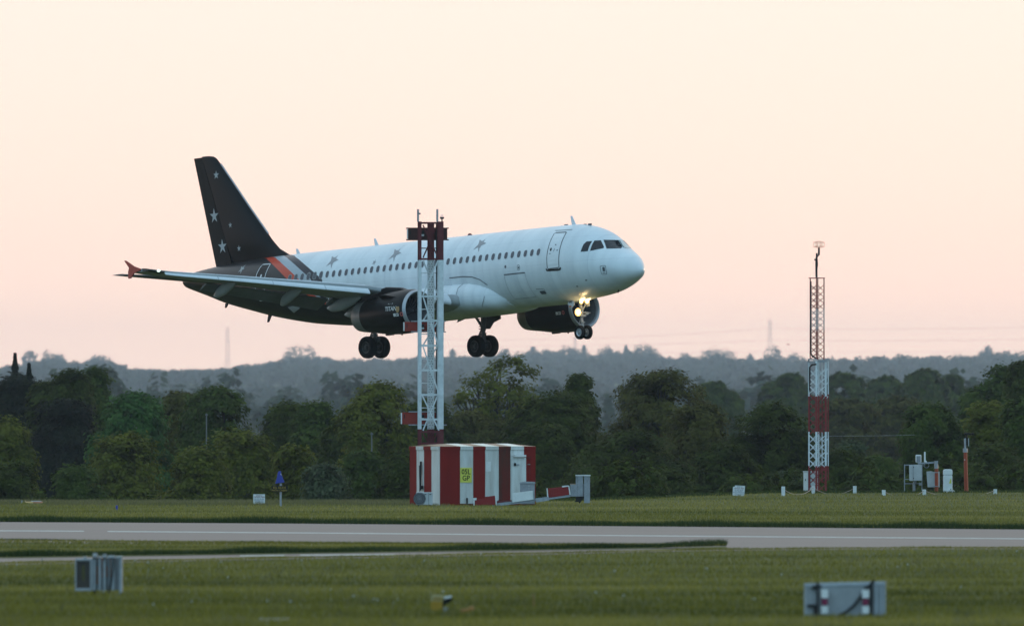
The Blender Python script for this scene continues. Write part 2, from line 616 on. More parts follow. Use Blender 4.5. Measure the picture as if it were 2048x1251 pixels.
# long unmown fringes along the concrete
def fringe(pts, n_, h, deep, back, x1=2170, mi=2):
    px = rng.uniform(-120, x1, n_)
    e = lerp_edge(pts, px)
    D = F * CAMH / (e - HOR) + back * rng.uniform(.0, deep, n_)
    put(blades(px, D, h * (1 + .25 * np.sin(px * .021) * np.sin(px * .0073 + 1)), .026), mi)
fringe(far_edge, 34000, .21, 3.0, 1)
fringe(isl_bot, 26000, .17, 1.6, 1, 1452)
fringe(isl_top, 9000, .06, 2.0, -1, 1452)
fringe([(p[0], p[1] + 1) for p in low_edge], 14000, .07, 2.0, -1, mi=0)
# rough dry tussocks on the brow
px = rng.uniform(-120, 900, 16000)
D = 893 - rng.uniform(0, 1, len(px)) ** 1.5 * 45
ok = (px < 38) | (px > 92) | (D > 874)
put(blades(px[ok], D[ok], .15, .03), 3)
px = rng.uniform(800, 2170, 14000)
bw = np.interp((px - CX) / F, [-.03, -.0095, .004, .0095, .014, .03], [893, 893, 912, 955, 1000, 1010])
put(blades(px, bw - rng.uniform(0, 1, len(px)) * 14, .13, .03), 2)
M['grass'] = grass_mat('mown_grass', (.056, .061, .008), (.168, .152, .021), (.33, .27, .065))
M['grass_far'] = grass_mat('far_grass', (.064, .070, .010), (.184, .168, .028), (.37, .30, .09), (.04, .03, .04))
M['grass_long'] = grass_mat('shaded_long_grass', (.018, .034, .010), (.035, .055, .016), (.065, .080, .026))  # dark green: shade among the tall stalks is put into the colour
M['grass_dry'] = grass_mat('dry_grass', (.06, .07, .028), (.13, .125, .055), (.22, .185, .10), (.2, .1, .1))
g_ = np_mesh('grass', np.concatenate(parts), 3, [M['grass'], M['grass_far'], M['grass_long'], M['grass_dry']], np.concatenate(mats_i))
tag(g_, kind='stuff')

# ------------------------------------------------------------------ trees
LEAF = {
    'dark': leaf_mat('dark_leaves', (.020, .028, .006), (.036, .047, .009), (.062, .076, .015)),
    'mid': leaf_mat('mid_leaves', (.022, .036, .008), (.044, .064, .013), (.076, .102, .022)),
    'green': leaf_mat('fresh_leaves', (.022, .056, .014), (.040, .092, .024), (.068, .130, .034)),
    'olive': leaf_mat('olive_leaves', (.040, .048, .008), (.080, .088, .013), (.130, .132, .022)),
    'brown': leaf_mat('budding_leaves', (.034, .034, .010), (.060, .058, .015), (.096, .090, .024)),
    'conifer': leaf_mat('conifer_needles', (.006, .008, .006), (.011, .014, .009), (.020, .025, .014), .15),
    'silver': leaf_mat('silver_leaves', (.035, .048, .024), (.06, .076, .040), (.10, .118, .064)),
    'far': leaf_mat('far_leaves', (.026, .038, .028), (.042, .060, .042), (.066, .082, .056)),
}
def leaf_cloud(C, Nrm, size, flat=.62):
    """a pointed leaf spray at every centre, its face roughly towards Nrm"""
    n_ = len(C)
    N_ = Nrm / (np.linalg.norm(Nrm, axis=1, keepdims=True) + 1e-6) + rng.normal(0, .20, (n_, 3))
    N_ /= np.linalg.norm(N_, axis=1, keepdims=True) + 1e-9
    T = np.cross(N_, rng.normal(0, 1, (n_, 3)))
    T /= np.linalg.norm(T, axis=1, keepdims=True) + 1e-9
    B = np.cross(N_, T)
    s_ = (size * rng.uniform(.6, 1.4, n_))[:, None]
    k = rng.uniform(-.25, .25, n_)[:, None]
    return np.stack([C - T * s_, C - B * s_ * flat + T * s_ * k, C + T * s_, C + B * s_ * flat + T * s_ * k], 1).reshape(-1, 3)
def unit(n_):
    d = rng.normal(0, 1, (n_, 3))
    return d / np.linalg.norm(d, axis=1, keepdims=True)
def crown_cloud(rad, n_lobes, n_clumps, n_leaves, size, open_=0.0, bottom=-.75):
    """leaf centres and outward directions of one small crown round the origin; rad = (rx, ry, rz)"""
    rad = np.array(rad)
    d = unit(n_lobes * 3)
    d = d[d[:, 2] > bottom][:n_lobes]
    lobes = d * rng.uniform(.42, .72, (len(d), 1))
    lr = rng.uniform(.28, .44, len(d))
    C, Nn = [], []
    for c, r in zip(lobes, lr):
        u = unit(n_clumps * 2)
        o = c / (np.linalg.norm(c) + 1e-6)
        u = u[(u @ o) > -.35][:n_clumps]
        u = u[rng.uniform(0, 1, len(u)) > open_]
        q = c + u * r * rng.uniform(.75, 1.1, (len(u), 1))
        C.append(np.repeat(q, n_leaves, 0) + rng.normal(0, .055, (len(q) * n_leaves, 3)))
        Nn.append(np.repeat(u * .7 + q * .5 + [0, 0, .35], n_leaves, 0))
    C, Nn = np.concatenate(C), np.concatenate(Nn)
    C /= np.array([np.quantile(np.abs(C[:, 0]), .99), np.quantile(np.abs(C[:, 1]), .99), np.quantile(C[:, 2], .99)])
    return C * rad, Nn, lobes * rad
def dome_cloud(rx, ry, up_, down, rl, leaves=20, clumps=17, open_=.1, spread=.27, taper=.35, thin=1.0):
    """a broad crown: domed top of height up_, sides falling by down; leafy lobes of radius rl over the whole outline"""
    n_ = int(np.clip(2.6 * rx * (up_ + down) * 2 / (rl * rl) * .62, 16, 95) * thin)
    C, Nn, L = [], [], []
    for k in range(n_):
        a = rng.uniform(0, 2 * math.pi)
        z = rng.uniform(-down, up_ * 1.02)
        if z > 0:
            w_ = math.sqrt(max(0, 1 - (z / (up_ * 1.05)) ** 2)) * .97 + .03
        else:
            w_ = 1 - taper * (z / max(down, .1)) ** 2
        q = rng.uniform(.72, 1.0) if z < up_ * .75 else rng.uniform(.1, 1.0)
        r = rl * rng.uniform(.65, 1.25)
        c = np.array([max(0, rx * w_ - r * .75) * q * math.cos(a), max(0, ry * w_ - r * .75) * q * math.sin(a), min(z, up_ - r * .6)])
        L.append(c)
        u = unit(clumps * 2)
        o = np.array([c[0] / rx, c[1] / ry, max(0, c[2]) / up_ + .25])
        o /= np.linalg.norm(o) + 1e-6
        u = u[(u @ o) > -.3][:clumps]
        u = u[rng.uniform(0, 1, len(u)) > open_]
        p = c + u * r * rng.uniform(.7, 1.12, (len(u), 1)) * [1, 1, .85]
        m_ = rng.integers(int(leaves * .5), int(leaves * 1.5), len(p))
        pp = np.repeat(p, m_, 0)
        C.append(pp + rng.normal(0, spread, pp.shape) * [1, 1, .75])
        Nn.append(np.repeat(u * .55 + o * .75 + [0, 0, .3], m_, 0))
    C, Nn = np.concatenate(C), np.concatenate(Nn)
    top = np.quantile(C[:, 2], .997)
    C[:, 2] = np.where(C[:, 2] > 0, C[:, 2] * up_ / top, C[:, 2])
    return C, Nn, np.array(L)
def tree(name, label, px, ptop, hw, D, leaf, form='round', group=None, cat='tree', lean=0.0):
    x = (px - CX) / F * D
    zb = gz(x, D) - .2
    ztop = at(px, ptop, D).z
    H = ztop - zb
    rx = hw * D / F
    root = thing(name, label, cat, (x, D, zb), group)
    dens = 1.0
    if form == 'conifer':
        zc0 = .12 * H
        n_ = 9000
        t = rng.uniform(0, 1, n_) ** .62
        tier = np.floor(t * 13) / 13
        r = rx * (1 - t) ** .8 * (.55 + .6 * (1 - (t - tier) * 13)) + .02
        a = rng.uniform(0, 2 * math.pi, n_)
        q = np.sqrt(rng.uniform(.35, 1, n_)) * r * (1 + .18 * np.sin(a * 3 + tier * 40))
        C = np.stack([q * np.cos(a), q * np.sin(a), zc0 + (H - zc0) * t - .25 * q], -1)
        Nn = np.stack([np.cos(a), np.sin(a), np.full(n_, .6)], -1)
        V = leaf_cloud(C, Nn, .13)
        tips = []
    else:
        zlow = {'round': .16, 'oak': .34, 'open': .42, 'bush': .0, 'spread': .24, 'bare': .14}[form] * H
        upz = min(.52 * (H - zlow), rx * {'bush': .8, 'oak': .95, 'bare': 1.0}.get(form, .9))
        cz = H - upz
        rl = {'oak': .26, 'open': .2, 'bare': .22}.get(form, .25) * min(rx, 4.5) + .25
        lv = {'oak': 22, 'bare': 19, 'open': 18}.get(form, 28)
        op = {'oak': .42, 'open': .5, 'bare': .3, 'spread': .16}.get(form, .1)
        tp_ = {'oak': .5, 'bush': .05}.get(form, .3)
        # one leading dome and two or three shoulders at their own heights
        doms = [(random.uniform(-.22, .22), 1.0, random.uniform(.60, .74))]
        for sgn in (-1, 1):
            doms.append((sgn * random.uniform(.42, .52), random.uniform(.62, .93), random.uniform(.46, .56)))
        if random.random() < .5:
            doms.append((random.uniform(-.3, .3), random.uniform(.85, .97), .4))
        Cs, Ns, Ls = [], [], []
        for fx, fh, fr in doms:
            r_ = rx * fr
            top_ = zlow + (H - zlow) * fh if form != 'bush' else H * fh
            u_ = min(upz, max(r_ * .95, .5), .8 * (top_ - zlow))
            C, Nn, lobes = dome_cloud(r_, min(r_, 5.0), u_, max(.2, top_ - u_ - zlow), min(rl, r_ * .45), lv, 16, op, .25, tp_, .5 if form == 'open' else 1.0)
            o_ = np.array([fx * rx, random.uniform(-.3, .3) * min(rx, 4), top_ - u_ - cz])
            Cs.append(C + o_)
            Ns.append(Nn)
            Ls.append(lobes + o_)
        C, Nn, lobes = np.concatenate(Cs), np.concatenate(Ns), np.concatenate(Ls)
        C = C + [lean, 0, cz]
        lobes = lobes[rng.permutation(len(lobes))]
        V = leaf_cloud(C, Nn, .135 * D / 1250)
        low = V.reshape(-1, 4, 3)[:, :, 2].min(1) > -.3
        V = V.reshape(-1, 4, 3)[low].reshape(-1, 3)
        tips = [Vector(l) + Vector((lean, 0, cz)) for l in lobes][:48]
    np_mesh('crown', V, 4, LEAF[leaf], parent=root)
    tr = MB()
    tr_r = max(.10, .02 * H) * (1.35 if form in ('oak', 'spread', 'open') else 1)
    fork = {'oak': .36, 'open': .40, 'spread': .3, 'bush': .12, 'bare': .2}.get(form, .34) * H
    if form == 'conifer':
        tr.tube([(0, 0, -.3), (0, 0, H * .5), (0, 0, H * .93)], [tr_r, tr_r * .3, .02], 7)
    else:
        w = random.uniform(-.25, .25)
        tr.tube([(0, 0, -.4), (w * .5, 0, fork * .5), (w + lean * .3, 0, fork)], [tr_r * 1.25, tr_r, tr_r * .85], 8)
        f0 = Vector((w + lean * .3, 0, fork))
        for k, tp in enumerate(tips):
            if k % 2 and form not in ('oak', 'bare', 'open'):
                continue
            mid = f0.lerp(tp, .5) + Vector((random.uniform(-.3, .3), random.uniform(-.3, .3), random.uniform(-.5, .25)))
            tr.tube([f0 - Vector((0, 0, .2)), mid, tp], [tr_r * .5, tr_r * .27, .035], 5, cap=False)
            for _ in range(3 if form in ('oak', 'bare', 'open') else 1):
                e = tp + Vector((random.uniform(-1, 1), random.uniform(-1, 1), random.uniform(-.3, .6))) * rx * .17
                tr.tube([mid.lerp(tp, random.uniform(.2, .9)), e], [.07, .02], 4, cap=False)
    tr.build('trunk', M['bark'], root, 60)
    return root
WB = 'trees and bushes of the wood beyond the airfield'
TREES = [
    # name, label, px, top, half width, distance, leaves, form
    ('conifer_tree', 'tall dark narrow conifer whose spire stands highest at the very left end of the wood', 30, 707, 44, 1420, 'conifer', 'conifer'),
    ('conifer_tree', 'slightly lower dark conifer spire just beside the tallest conifer', 58, 727, 42, 1400, 'conifer', 'conifer'),
    ('broadleaf_tree', 'blackish broad tree filling the wood below the two conifer spires', 45, 752, 80, 1380, 'conifer', 'round'),
    ('broadleaf_tree', 'tall dark tree with a ragged crown standing beside the two conifers', 128, 742, 62, 1370, 'dark', 'round'),
    ('broadleaf_tree', 'tall tree with green outreaching top lobe above the bright green rounded tree', 192, 737, 46, 1390, 'mid', 'oak'),
    ('broadleaf_tree', 'shadowy dark tree wedged between the conifers and the olive hawthorn clump', 140, 800, 80, 1340, 'conifer', 'round'),
    ('broadleaf_tree', 'bright bluish green round-headed tree in the left part of the wood', 262, 786, 88, 1300, 'green', 'round'),
    ('broadleaf_tree', 'olive tree cut by the left picture edge in front of the blackish trees', 5, 838, 62, 1180, 'olive', 'round'),
    ('broadleaf_tree', 'small dark tree behind the bright green tree with a flat sparse top', 352, 786, 52, 1360, 'brown', 'round'),
    ('broadleaf_tree', 'large dark green tree directly below the red wing tip and tail of the aircraft', 445, 776, 92, 1330, 'mid', 'round'),
    ('broadleaf_tree', 'wide olive tree with visible low stems left of the yellowish mound-shaped tree', 245, 866, 108, 1150, 'olive', 'bare'),
    ('bush', 'low leafy bush at the foot of the wide olive tree near the orange boards', 150, 934, 66, 1060, 'mid', 'bush'),
    ('bush', 'dark shrub on the grass edge at the extreme left', 28, 930, 70, 1070, 'dark', 'bush'),
    ('broadleaf_tree', 'broad yellowish olive mound-shaped tree behind the small white notice and blue triangle', 492, 862, 108, 1130, 'olive', 'bush'),
    ('broadleaf_tree', 'lower sloping shoulder of olive foliage left of the yellowish mound', 385, 898, 76, 1110, 'olive', 'bush'),
    ('broadleaf_tree', 'thin dark tree with pale bare stems between the mound and the oak', 575, 806, 66, 1300, 'dark', 'bare'),
    ('broadleaf_tree', 'mid green tree whose pale forked trunk shows left of the thin white pole', 642, 805, 60, 1290, 'mid', 'bare'),
    ('broadleaf_tree', 'dark gap-filling tree behind the thin white pole', 690, 842, 66, 1260, 'dark', 'round'),
    ('oak_tree', 'spreading oak with its bare forked trunk showing beside the red and white mast', 768, 764, 88, 1240, 'olive', 'oak'),
    ('bush', 'olive bush beside the yellowish mound right above the black and yellow sign', 600, 896, 52, 1090, 'olive', 'bush'),
    ('bush', 'pale silvery green bush beside the black and yellow sign', 655, 930, 52, 1062, 'silver', 'bush'),
    ('bush', 'dark green bush left of the striped hut in front of the oak trunk', 735, 905, 62, 1075, 'mid', 'bush'),
    ('bush', 'green bush hugging the left wall of the striped hut', 800, 912, 46, 1060, 'dark', 'bush'),
    ('broadleaf_tree', 'dark tree standing behind the red and white mast', 868, 802, 66, 1300, 'dark', 'round'),
    ('oak_tree', 'open-crowned oak with bare crooked limbs against the misty hill behind the main wheels', 1002, 712, 100, 1440, 'olive', 'open'),
    ('broadleaf_tree', 'dull brownish tree under the open-crowned oak', 955, 822, 100, 1340, 'brown', 'bare'),
    ('broadleaf_tree', 'deep green dome-shaped tree behind the striped hut', 1120, 784, 118, 1240, 'dark', 'round'),
    ('broadleaf_tree', 'dark low spreading tree behind the grey pivot pillar', 1075, 850, 110, 1160, 'dark', 'spread'),
    ('broadleaf_tree', 'largest twiggy brownish tree with ragged top right of the dome-shaped one', 1300, 741, 142, 1260, 'brown', 'bare'),
    ('broadleaf_tree', 'tall green sprig-topped tree peeping over the dome-shaped tree', 1160, 752, 28, 1330, 'dark', 'round'),
    ('broadleaf_tree', 'shaded twiggy tree with leaning dark stems behind the white boards and pillar', 1260, 860, 130, 1130, 'dark', 'bare'),
    ('broadleaf_tree', 'brownish twiggy tree left of the round dark tree at the lattice tower', 1405, 806, 88, 1200, 'brown', 'bare'),
    ('broadleaf_tree', 'far green rounded tree between the twiggy tree and the lattice tower', 1432, 765, 56, 2850, 'mid', 'round'),
    ('broadleaf_tree', 'round dark green tree close against the lattice tower', 1532, 807, 116, 1190, 'dark', 'spread'),
    ('broadleaf_tree', 'low dark tree under the round one above the tilted white notice', 1450, 890, 80, 1110, 'dark', 'bare'),
    ('broadleaf_tree', 'distant pale green tree just left of the lattice tower', 1578, 748, 62, 3230, 'mid', 'round'),
    ('broadleaf_tree', 'distant tree just right of the lattice tower top section', 1690, 747, 62, 3192, 'mid', 'round'),
    ('broadleaf_tree', 'distant flat-topped tree in the back row right of the lattice tower', 1762, 754, 58, 3268, 'mid', 'round'),
    ('broadleaf_tree', 'distant tree with the highest leafy tuft in the back row', 1835, 739, 70, 3154, 'mid', 'oak'),
    ('broadleaf_tree', 'distant tree closing the gap right of the tufted one', 1905, 752, 48, 3230, 'mid', 'round'),
    ('broadleaf_tree', 'tall loose green tree towards the far right of the wood', 1988, 732, 66, 1450, 'mid', 'oak'),
    ('broadleaf_tree', 'dark tree cut by the right picture edge', 2046, 726, 40, 1380, 'dark', 'round'),
    ('broadleaf_tree', 'shaded brown hollow of trees behind the white cabinet posts and the sagging wire', 1715, 800, 110, 2000, 'brown', 'round'),
    ('broadleaf_tree', 'brownish shaded tree behind the tall orange pole', 1800, 795, 80, 2050, 'brown', 'round'),
    ('broadleaf_tree', 'green tree behind the grey and white weather cabinets', 1868, 810, 84, 1180, 'mid', 'round'),
    ('broadleaf_tree', 'olive tree behind the top of the tall orange pole', 1962, 808, 82, 1190, 'olive', 'round'),
    ('broadleaf_tree', 'dark leafy tree at the right edge in front of the loose green tree', 2040, 800, 62, 1170, 'mid', 'round'),
    ('broadleaf_tree', 'low dark tree under the olive tree at the right edge', 1995, 890, 90, 1110, 'dark', 'bush'),
    ('bush', 'dark sloping bush at the right foot of the lattice tower', 1668, 900, 76, 1090, 'dark', 'bush'),
    ('bush', 'small silvery shrub in the hollow right of the lattice tower', 1697, 884, 26, 1200, 'silver', 'bush'),
    ('bush', 'grey green bush left of the grey weather cabinet', 1768, 915, 60, 1120, 'mid', 'bush'),
    ('bush', 'pale grey-green bush at the left foot of the lattice tower', 1575, 945, 42, 1060, 'silver', 'bush'),
    ('bush', 'dark bush behind the grey pivot pillar', 1190, 935, 62, 1060, 'dark', 'bush'),
    ('bush', 'low dark bush in the middle below the twiggy trees', 1330, 940, 80, 1070, 'dark', 'bush'),
]
for nm, lb, px, top, hw, D, lf, fm in TREES:
    tree(nm, lb, px, top, hw, D, lf, fm, WB, 'bush' if nm == 'bush' else 'tree')

# undergrowth below the brow: one tangled mass
parts = []
for _ in range(420):
    px = rng.uniform(-80, 2130)
    D = rng.uniform(1015, 1190) if px > 1300 else rng.uniform(930, 1150)
    x = (px - CX) / F * D
    zb = gz(x, D)
    h = rng.uniform(1.0, 2.2) * (1 + max(0, D - 1000) * .0025)
    C, Nn, _l = crown_cloud((rng.uniform(1.0, 2.4), 1.4, h), 7, 14, 16, .2, .1, -.2)
    parts.append(leaf_cloud(C + [x, D, zb - .2], Nn, .13))
V = np.concatenate(parts)
mi = (rng.uniform(0, 1, len(V) // 4) > .3).astype(np.int32)
tag(np_mesh('undergrowth', V, 4, [LEAF['mid'], LEAF['dark']], mi), kind='stuff')

# the wood carries on outside the picture on both sides
parts = []
for k in range(34):
    px = (-60 - k * 48) if k % 2 else (2110 + k * 48)
    D = rng.uniform(1080, 1380)
    x = (px - CX) / F * D
    zb = gz(x, D)
    rx, H = rng.uniform(3, 5), rng.uniform(8, 13.5)
    u_ = rx * .9
    C, Nn, _l = dome_cloud(rx, min(rx, 5), u_, H * .85 - u_, 1.2, 22, 16, .12, .3)
    parts.append(leaf_cloud(C + [x, D, zb + H - u_], Nn, .2))
V = np.concatenate(parts)
tag(np_mesh('woodland', V, 4, [LEAF['mid'], LEAF['dark']], (rng.uniform(0, 1, len(V) // 4) > .5).astype(np.int32)), kind='stuff')

# far wood on the misty ridge
SKY = [(-100, 735), (0, 738), (60, 722), (105, 712), (150, 730), (200, 716), (250, 734), (300, 738), (360, 740), (430, 737), (520, 728), (600, 708), (680, 720), (760, 716), (840, 712), (900, 712),
       (960, 708), (1060, 702), (1140, 698), (1200, 702), (1290, 696), (1340, 718), (1430, 706), (1490, 724), (1540, 712), (1600, 718), (1680, 716), (1800, 710), (1900, 711), (1970, 703), (2048, 703), (2150, 700)]
parts = []
for D in [5000, 6200, 7600, 9500, 11500, 13200, 14800, 16200, 17500, 18700, 19800, 20800, 21700, 22500, 23300, 24000]:
    n_ = int(2300 * D / F / 11.5) + 4
    for k in range(n_):
        px = -120 + 2290 * (k + rng.uniform(-.4, .4)) / n_
        x = (px - CX) / F * D
        d2 = D + rng.uniform(-350, 350)
        r = rng.uniform(7, 15) * (.7 + .4 * D / 16000)
        if D < 9000 and rng.uniform() < .35:
            continue
        sky = float(np.interp(px, *zip(*SKY)))
        zt = min(gz(x, d2) + rng.uniform(14, 26), at(px, sky + rng.uniform(-1, 8), d2).z) if D < 22000 else at(px, sky + rng.uniform(-1, 14), d2).z
        zb = min(gz(x, d2), zt - 12)
        h = zt - zb
        C, Nn, _l = crown_cloud((r, r, h * .55), 9, 9, 4, .3, .08, -.5)
        parts.append(leaf_cloud(C + [x, d2, zt - h * .55], Nn, 1.9))
for D in [12000, 15000, 17500, 19800, 22000, 23500]:
    n_ = int(2 * 2600 * D / F / 22) + 4
    for k in range(n_):
        q = rng.uniform(0, 2600)
        px = -110 - q if k % 2 else 2160 + q
        x = (px - CX) / F * D
        d2 = D + rng.uniform(-900, 900)
        r = rng.uniform(12, 22)
        zt = gz(x, d2) + rng.uniform(14, 24)
        h = zt - min(gz(x, d2), zt - 12)
        C, Nn, _l = crown_cloud((r, r, h * .55), 7, 8, 3, .3, .08, -.5)
        parts.append(leaf_cloud(C + [x, d2, zt - h * .55], Nn, 3.0))
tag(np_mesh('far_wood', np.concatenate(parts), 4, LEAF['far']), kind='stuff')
RIDGE = 'hazy trees standing out on the misty skyline'
RT = [
    ('hazy tree clump with a rounded top on the skyline above the bright green tree', 105, 702, 24, 'round'),
    ('hazy skyline tree just above the dark tree lobes at left', 60, 702, 16, 'round'),
    ('hazy skyline hump of trees left of the tail of the aircraft', 198, 710, 28, 'round'),
    ('tall hazy skyline tree hump below the near engine exhaust', 602, 692, 36, 'round'),
    ('small hazy skyline tree between the hump and the near wheels', 655, 714, 20, 'round'),
    ('hazy pointed conifer on the skyline just right of the red and white mast', 905, 697, 14, 'conifer'),
    ('hazy skyline tree beside the far main wheels', 1008, 698, 13, 'round'),
    ('hazy pointed tree on the skyline left of the nose wheels', 1066, 693, 17, 'conifer'),
    ('hazy rounded skyline tree left of the nose wheels', 1092, 699, 14, 'round'),
    ('hazy skyline tree directly below the nose wheels', 1140, 692, 20, 'round'),
    ('hazy spiky conifer on the skyline right of the nose wheels', 1168, 690, 12, 'conifer'),
    ('hazy skyline tree below the far engine and nose', 1216, 693, 22, 'round'),
    ('hazy thin conifer tip beside the biggest rounded skyline clump', 1252, 690, 10, 'conifer'),
    ('biggest rounded hazy clump on the skyline below the nose of the aircraft', 1290, 689, 28, 'round'),
    ('hazy skyline tree with gaps of sky in its crown', 1370, 706, 22, 'oak'),
    ('wide rounded hazy clump midway between aircraft nose and pylon', 1432, 697, 46, 'round'),
    ('small hazy bushy tree on the skyline left of the pylon', 1500, 709, 12, 'round'),
    ('hazy ragged pine hiding the foot of the pylon', 1543, 692, 23, 'oak'),
    ('hazy feathery tree on the skyline between pylon and lattice tower', 1592, 706, 20, 'oak'),
    ('hazy bushy tree top on the skyline at far right', 1972, 692, 15, 'round'),
]
for lb, px, top, hw, fm in RT:
    D = 23800
    x = (px - CX) / F * D
    zt = at(px, top, D).z
    zb = min(gz(x, D) - 1, zt - 20)
    root = thing('ridge_tree', lb, 'tree', (x, D, zb), RIDGE)
    H = zt - zb
    rx = hw * D / F
    if fm == 'conifer':
        rx *= 1.25
        zt -= 2
        n_ = 900
        t = rng.uniform(0, 1, n_) ** .8
        a = rng.uniform(0, 6.283, n_)
        q = rx * (1.05 - t) ** .8 * np.sqrt(rng.uniform(.1, 1, n_)) * (1 + .35 * np.sin(t * 37 + rng.uniform(0, 6)) + .3 * np.sin(a * 2 + t * 9))
        C = np.stack([q * np.cos(a), q * np.sin(a), H * .3 + H * .7 * t], -1)
        V = leaf_cloud(C, np.stack([np.cos(a), np.sin(a), a * 0 + .5], -1), 1.0)
        tips = []
    else:
        C, Nn, lb_ = crown_cloud((rx, rx, H * .45), 22, 16, 6, .3, .42 if fm == 'oak' else .1, -.7)
        V = leaf_cloud(C + [0, 0, H * .55], Nn, 1.05)
        tips = [Vector(l) + Vector((0, 0, H * .55)) for l in lb_]
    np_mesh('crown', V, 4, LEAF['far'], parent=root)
    tr = MB()
    tr.tube([(0, 0, -1), (0, 0, H * .45), (0, 0, H * .9)], [.7, .5, .1], 6)
    for tp in tips[::3]:
        tr.tube([(0, 0, H * .35), tp], [.3, .1], 4, cap=False)
    tr.build('trunk', M['bark'], root, 60)

# ------------------------------------------------------------------ haze
m = bpy.data.materials.new('air_haze')
m.use_nodes = True
n = m.node_tree
n.nodes.remove(n.nodes['Principled BSDF'])
pv = n.nodes.new('ShaderNodeVolumePrincipled')
pv.inputs['Color'].default_value = (.74, .85, 1.0, 1)
pv.inputs['Density'].default_value = 2.3e-5
pv.inputs['Anisotropy'].default_value = .35
n.links.new(pv.outputs[0], n.nodes['Material Output'].inputs['Volume'])
mb = MB()
mb.box((0, 13400, 66), (3400, 28200, 149.2))
hz = mb.build('haze', m)
tag(hz, kind='stuff')

# ------------------------------------------------------------------ pylons and power lines far behind
M['far_steel'] = paint('pylon_steel', (.42, .33, .30), .6, .1, .2)
def pylon(px, top, label):
    D = 25500
    o = at(px, 760, D)
    root = thing('pylon', label, 'pylon', (o.x, D, gz(o.x, D)), 'electricity pylons on the misty ridge')
    H = at(px, top, D).z - root.location.z
    mb = MB()
    w0, w1 = 3.2, 1.9
    n_ = 12
    for k in range(n_):
        a, c = H * .96 * k / n_, H * .96 * (k + 1) / n_
        wa, wc = w0 + (w1 - w0) * k / n_, w0 + (w1 - w0) * (k + 1) / n_
        for s_ in (-1, 1):
            for q in (-1, 1):
                mb.bar((s_ * wa, q * wa, a), (s_ * wc, q * wc, c), .38)
            mb.bar((-wa * s_, -wa, a), (wc * s_, -wc, c), .24)
        mb.bar((-wc, -wc, c), (wc, -wc, c), .24)
    for s_ in (-1, 1):
        for q in (-1, 1):
            mb.bar((s_ * w1, q * w1, H * .96), (0, 0, H), .3)
    mb.build('lattice', M['far_steel'], root)
    am = MB()
    for f_ in (.70, .79, .88):
        am.bar((0, -6, H * f_), (0, 6, H * f_), .5)
        am.bar((0, -6, H * f_), (0, 0, H * f_ + 2.5), .3)
        am.bar((0, 6, H * f_), (0, 0, H * f_ + 2.5), .3)
    am.build('cross_arms', M['far_steel'], root)
    return root
pylon(1540, 636, 'pale lattice electricity pylon rising from a ragged pine on the skyline')
pylon(1150, 672, 'pale lattice electricity pylon mostly hidden directly behind the nose wheels')
pylon(455, 652, 'faint lattice electricity pylon in the shimmering air below the tail')
def wire(name, label, pts, D, r, cat='cable', group=None):
    p = [at(x, y, D + q) for x, y, q in pts]
    mb = MB()
    mb.tube([q - p[0] for q in p], r, 5)
    o = mb.build(name, M['far_steel'])
    o.location = p[0]
    return tag(o, label, cat, group)
PW = 'power cables strung from the pylons'
for k, (lab, dy) in enumerate((('highest power cable crossing the sky past the pylon', 0), ('middle power cable crossing the sky past the pylon', 23.5), ('lowest power cable just above the misty skyline trees', 46))):
    pts = []
    for x in range(850, 2160, 30):
        if x < 1150:
            y = 679 - (x - 1000) * .004
        elif x < 1540:
            t = (x - 1150) / 390
            y = 677 + (656.5 - 677) * t + 4 * 4 * t * (1 - t) * .55
        else:
            t = (x - 1540) / 700
            y = 656.5 + (650 - 656.5) * t + 4 * 4.5 * t * (1 - t) * .8
        pts.append((x, y + dy * (.55 if x < 1150 else .55 + .45 * min(1, (x - 1150) / 390)), 0))
    wire('power_cable', lab, pts, 25490, .16, group=PW)

# ------------------------------------------------------------------ striped equipment hut
D = 855.0
P = Pix(880, 1012, D)
beta = R(24)
u = Vector((math.cos(beta), math.sin(beta), 0))
w = Vector((-math.sin(beta), math.cos(beta), 0))
LU, LW, HH = 4.9, 3.47, 2.75
HO = P.o.copy()
HO.z = 0
hut = thing('equipment_hut', 'red and white striped equipment hut with a yellow lettered board and shallow rusty roof', 'hut', HO)
M['hut_red'] = paint('hut_red_paint', (.215, .012, .009), .7, .16, 1.1, spec=.12, stretch=(1.5, 1.5, .25))
M['hut_white'] = paint('hut_white_paint', (.66, .68, .66), .5, .14, 1.3, stretch=(1.6, 1.6, .25), dark=(.42, .40, .36))
M['hut_worn'] = paint('hut_worn_red', (.165, .012, .009), .7, .2, 1.2, spec=.12, stretch=(1.5, 1.5, .3), dark=(.06, .03, .02))
M['roof_white'] = paint('roof_sky_reflection', (.80, .76, .66), .4, .12, 1.0)  # pale roof stripes with the sky's reflection put into the colour
RS = [(0, .2085, 0), (.2085, .341, 1), (.341, .473, 0), (.473, .610, 1), (.610, .738, 2), (.738, .875, 1), (.875, 1, 0)]
LS = [(0, .267, 1), (.267, .517, 0), (.517, .767, 1), (.767, 1, 0)]
mb = MB()
def wallq(mb, a, b_, z0, z1, t, mi, face):
    """one painted sheet of the hut wall, t thick, on face u or w"""
    d, nrm, L = (u, -w, LU) if face == 'u' else (w, -u, LW)
    p = d * (a * L)
    q = d * (b_ * L)
    mb.prism([p + Vector((0, 0, z0)), q + Vector((0, 0, z0)), q + Vector((0, 0, z1)), p + Vector((0, 0, z1))], nrm * t, mi)
for a, b_, mi in RS:
    wallq(mb, a, b_, .0, HH - .14, .03, mi, 'u')
    if a > 0:
        wallq(mb, a - .002, a + .002, .1, HH - .16, .045, 1 if mi != 1 else mi, 'u')
for a, b_, mi in LS:
    wallq(mb, a, b_, .0, HH - .14, .03, mi, 'w')
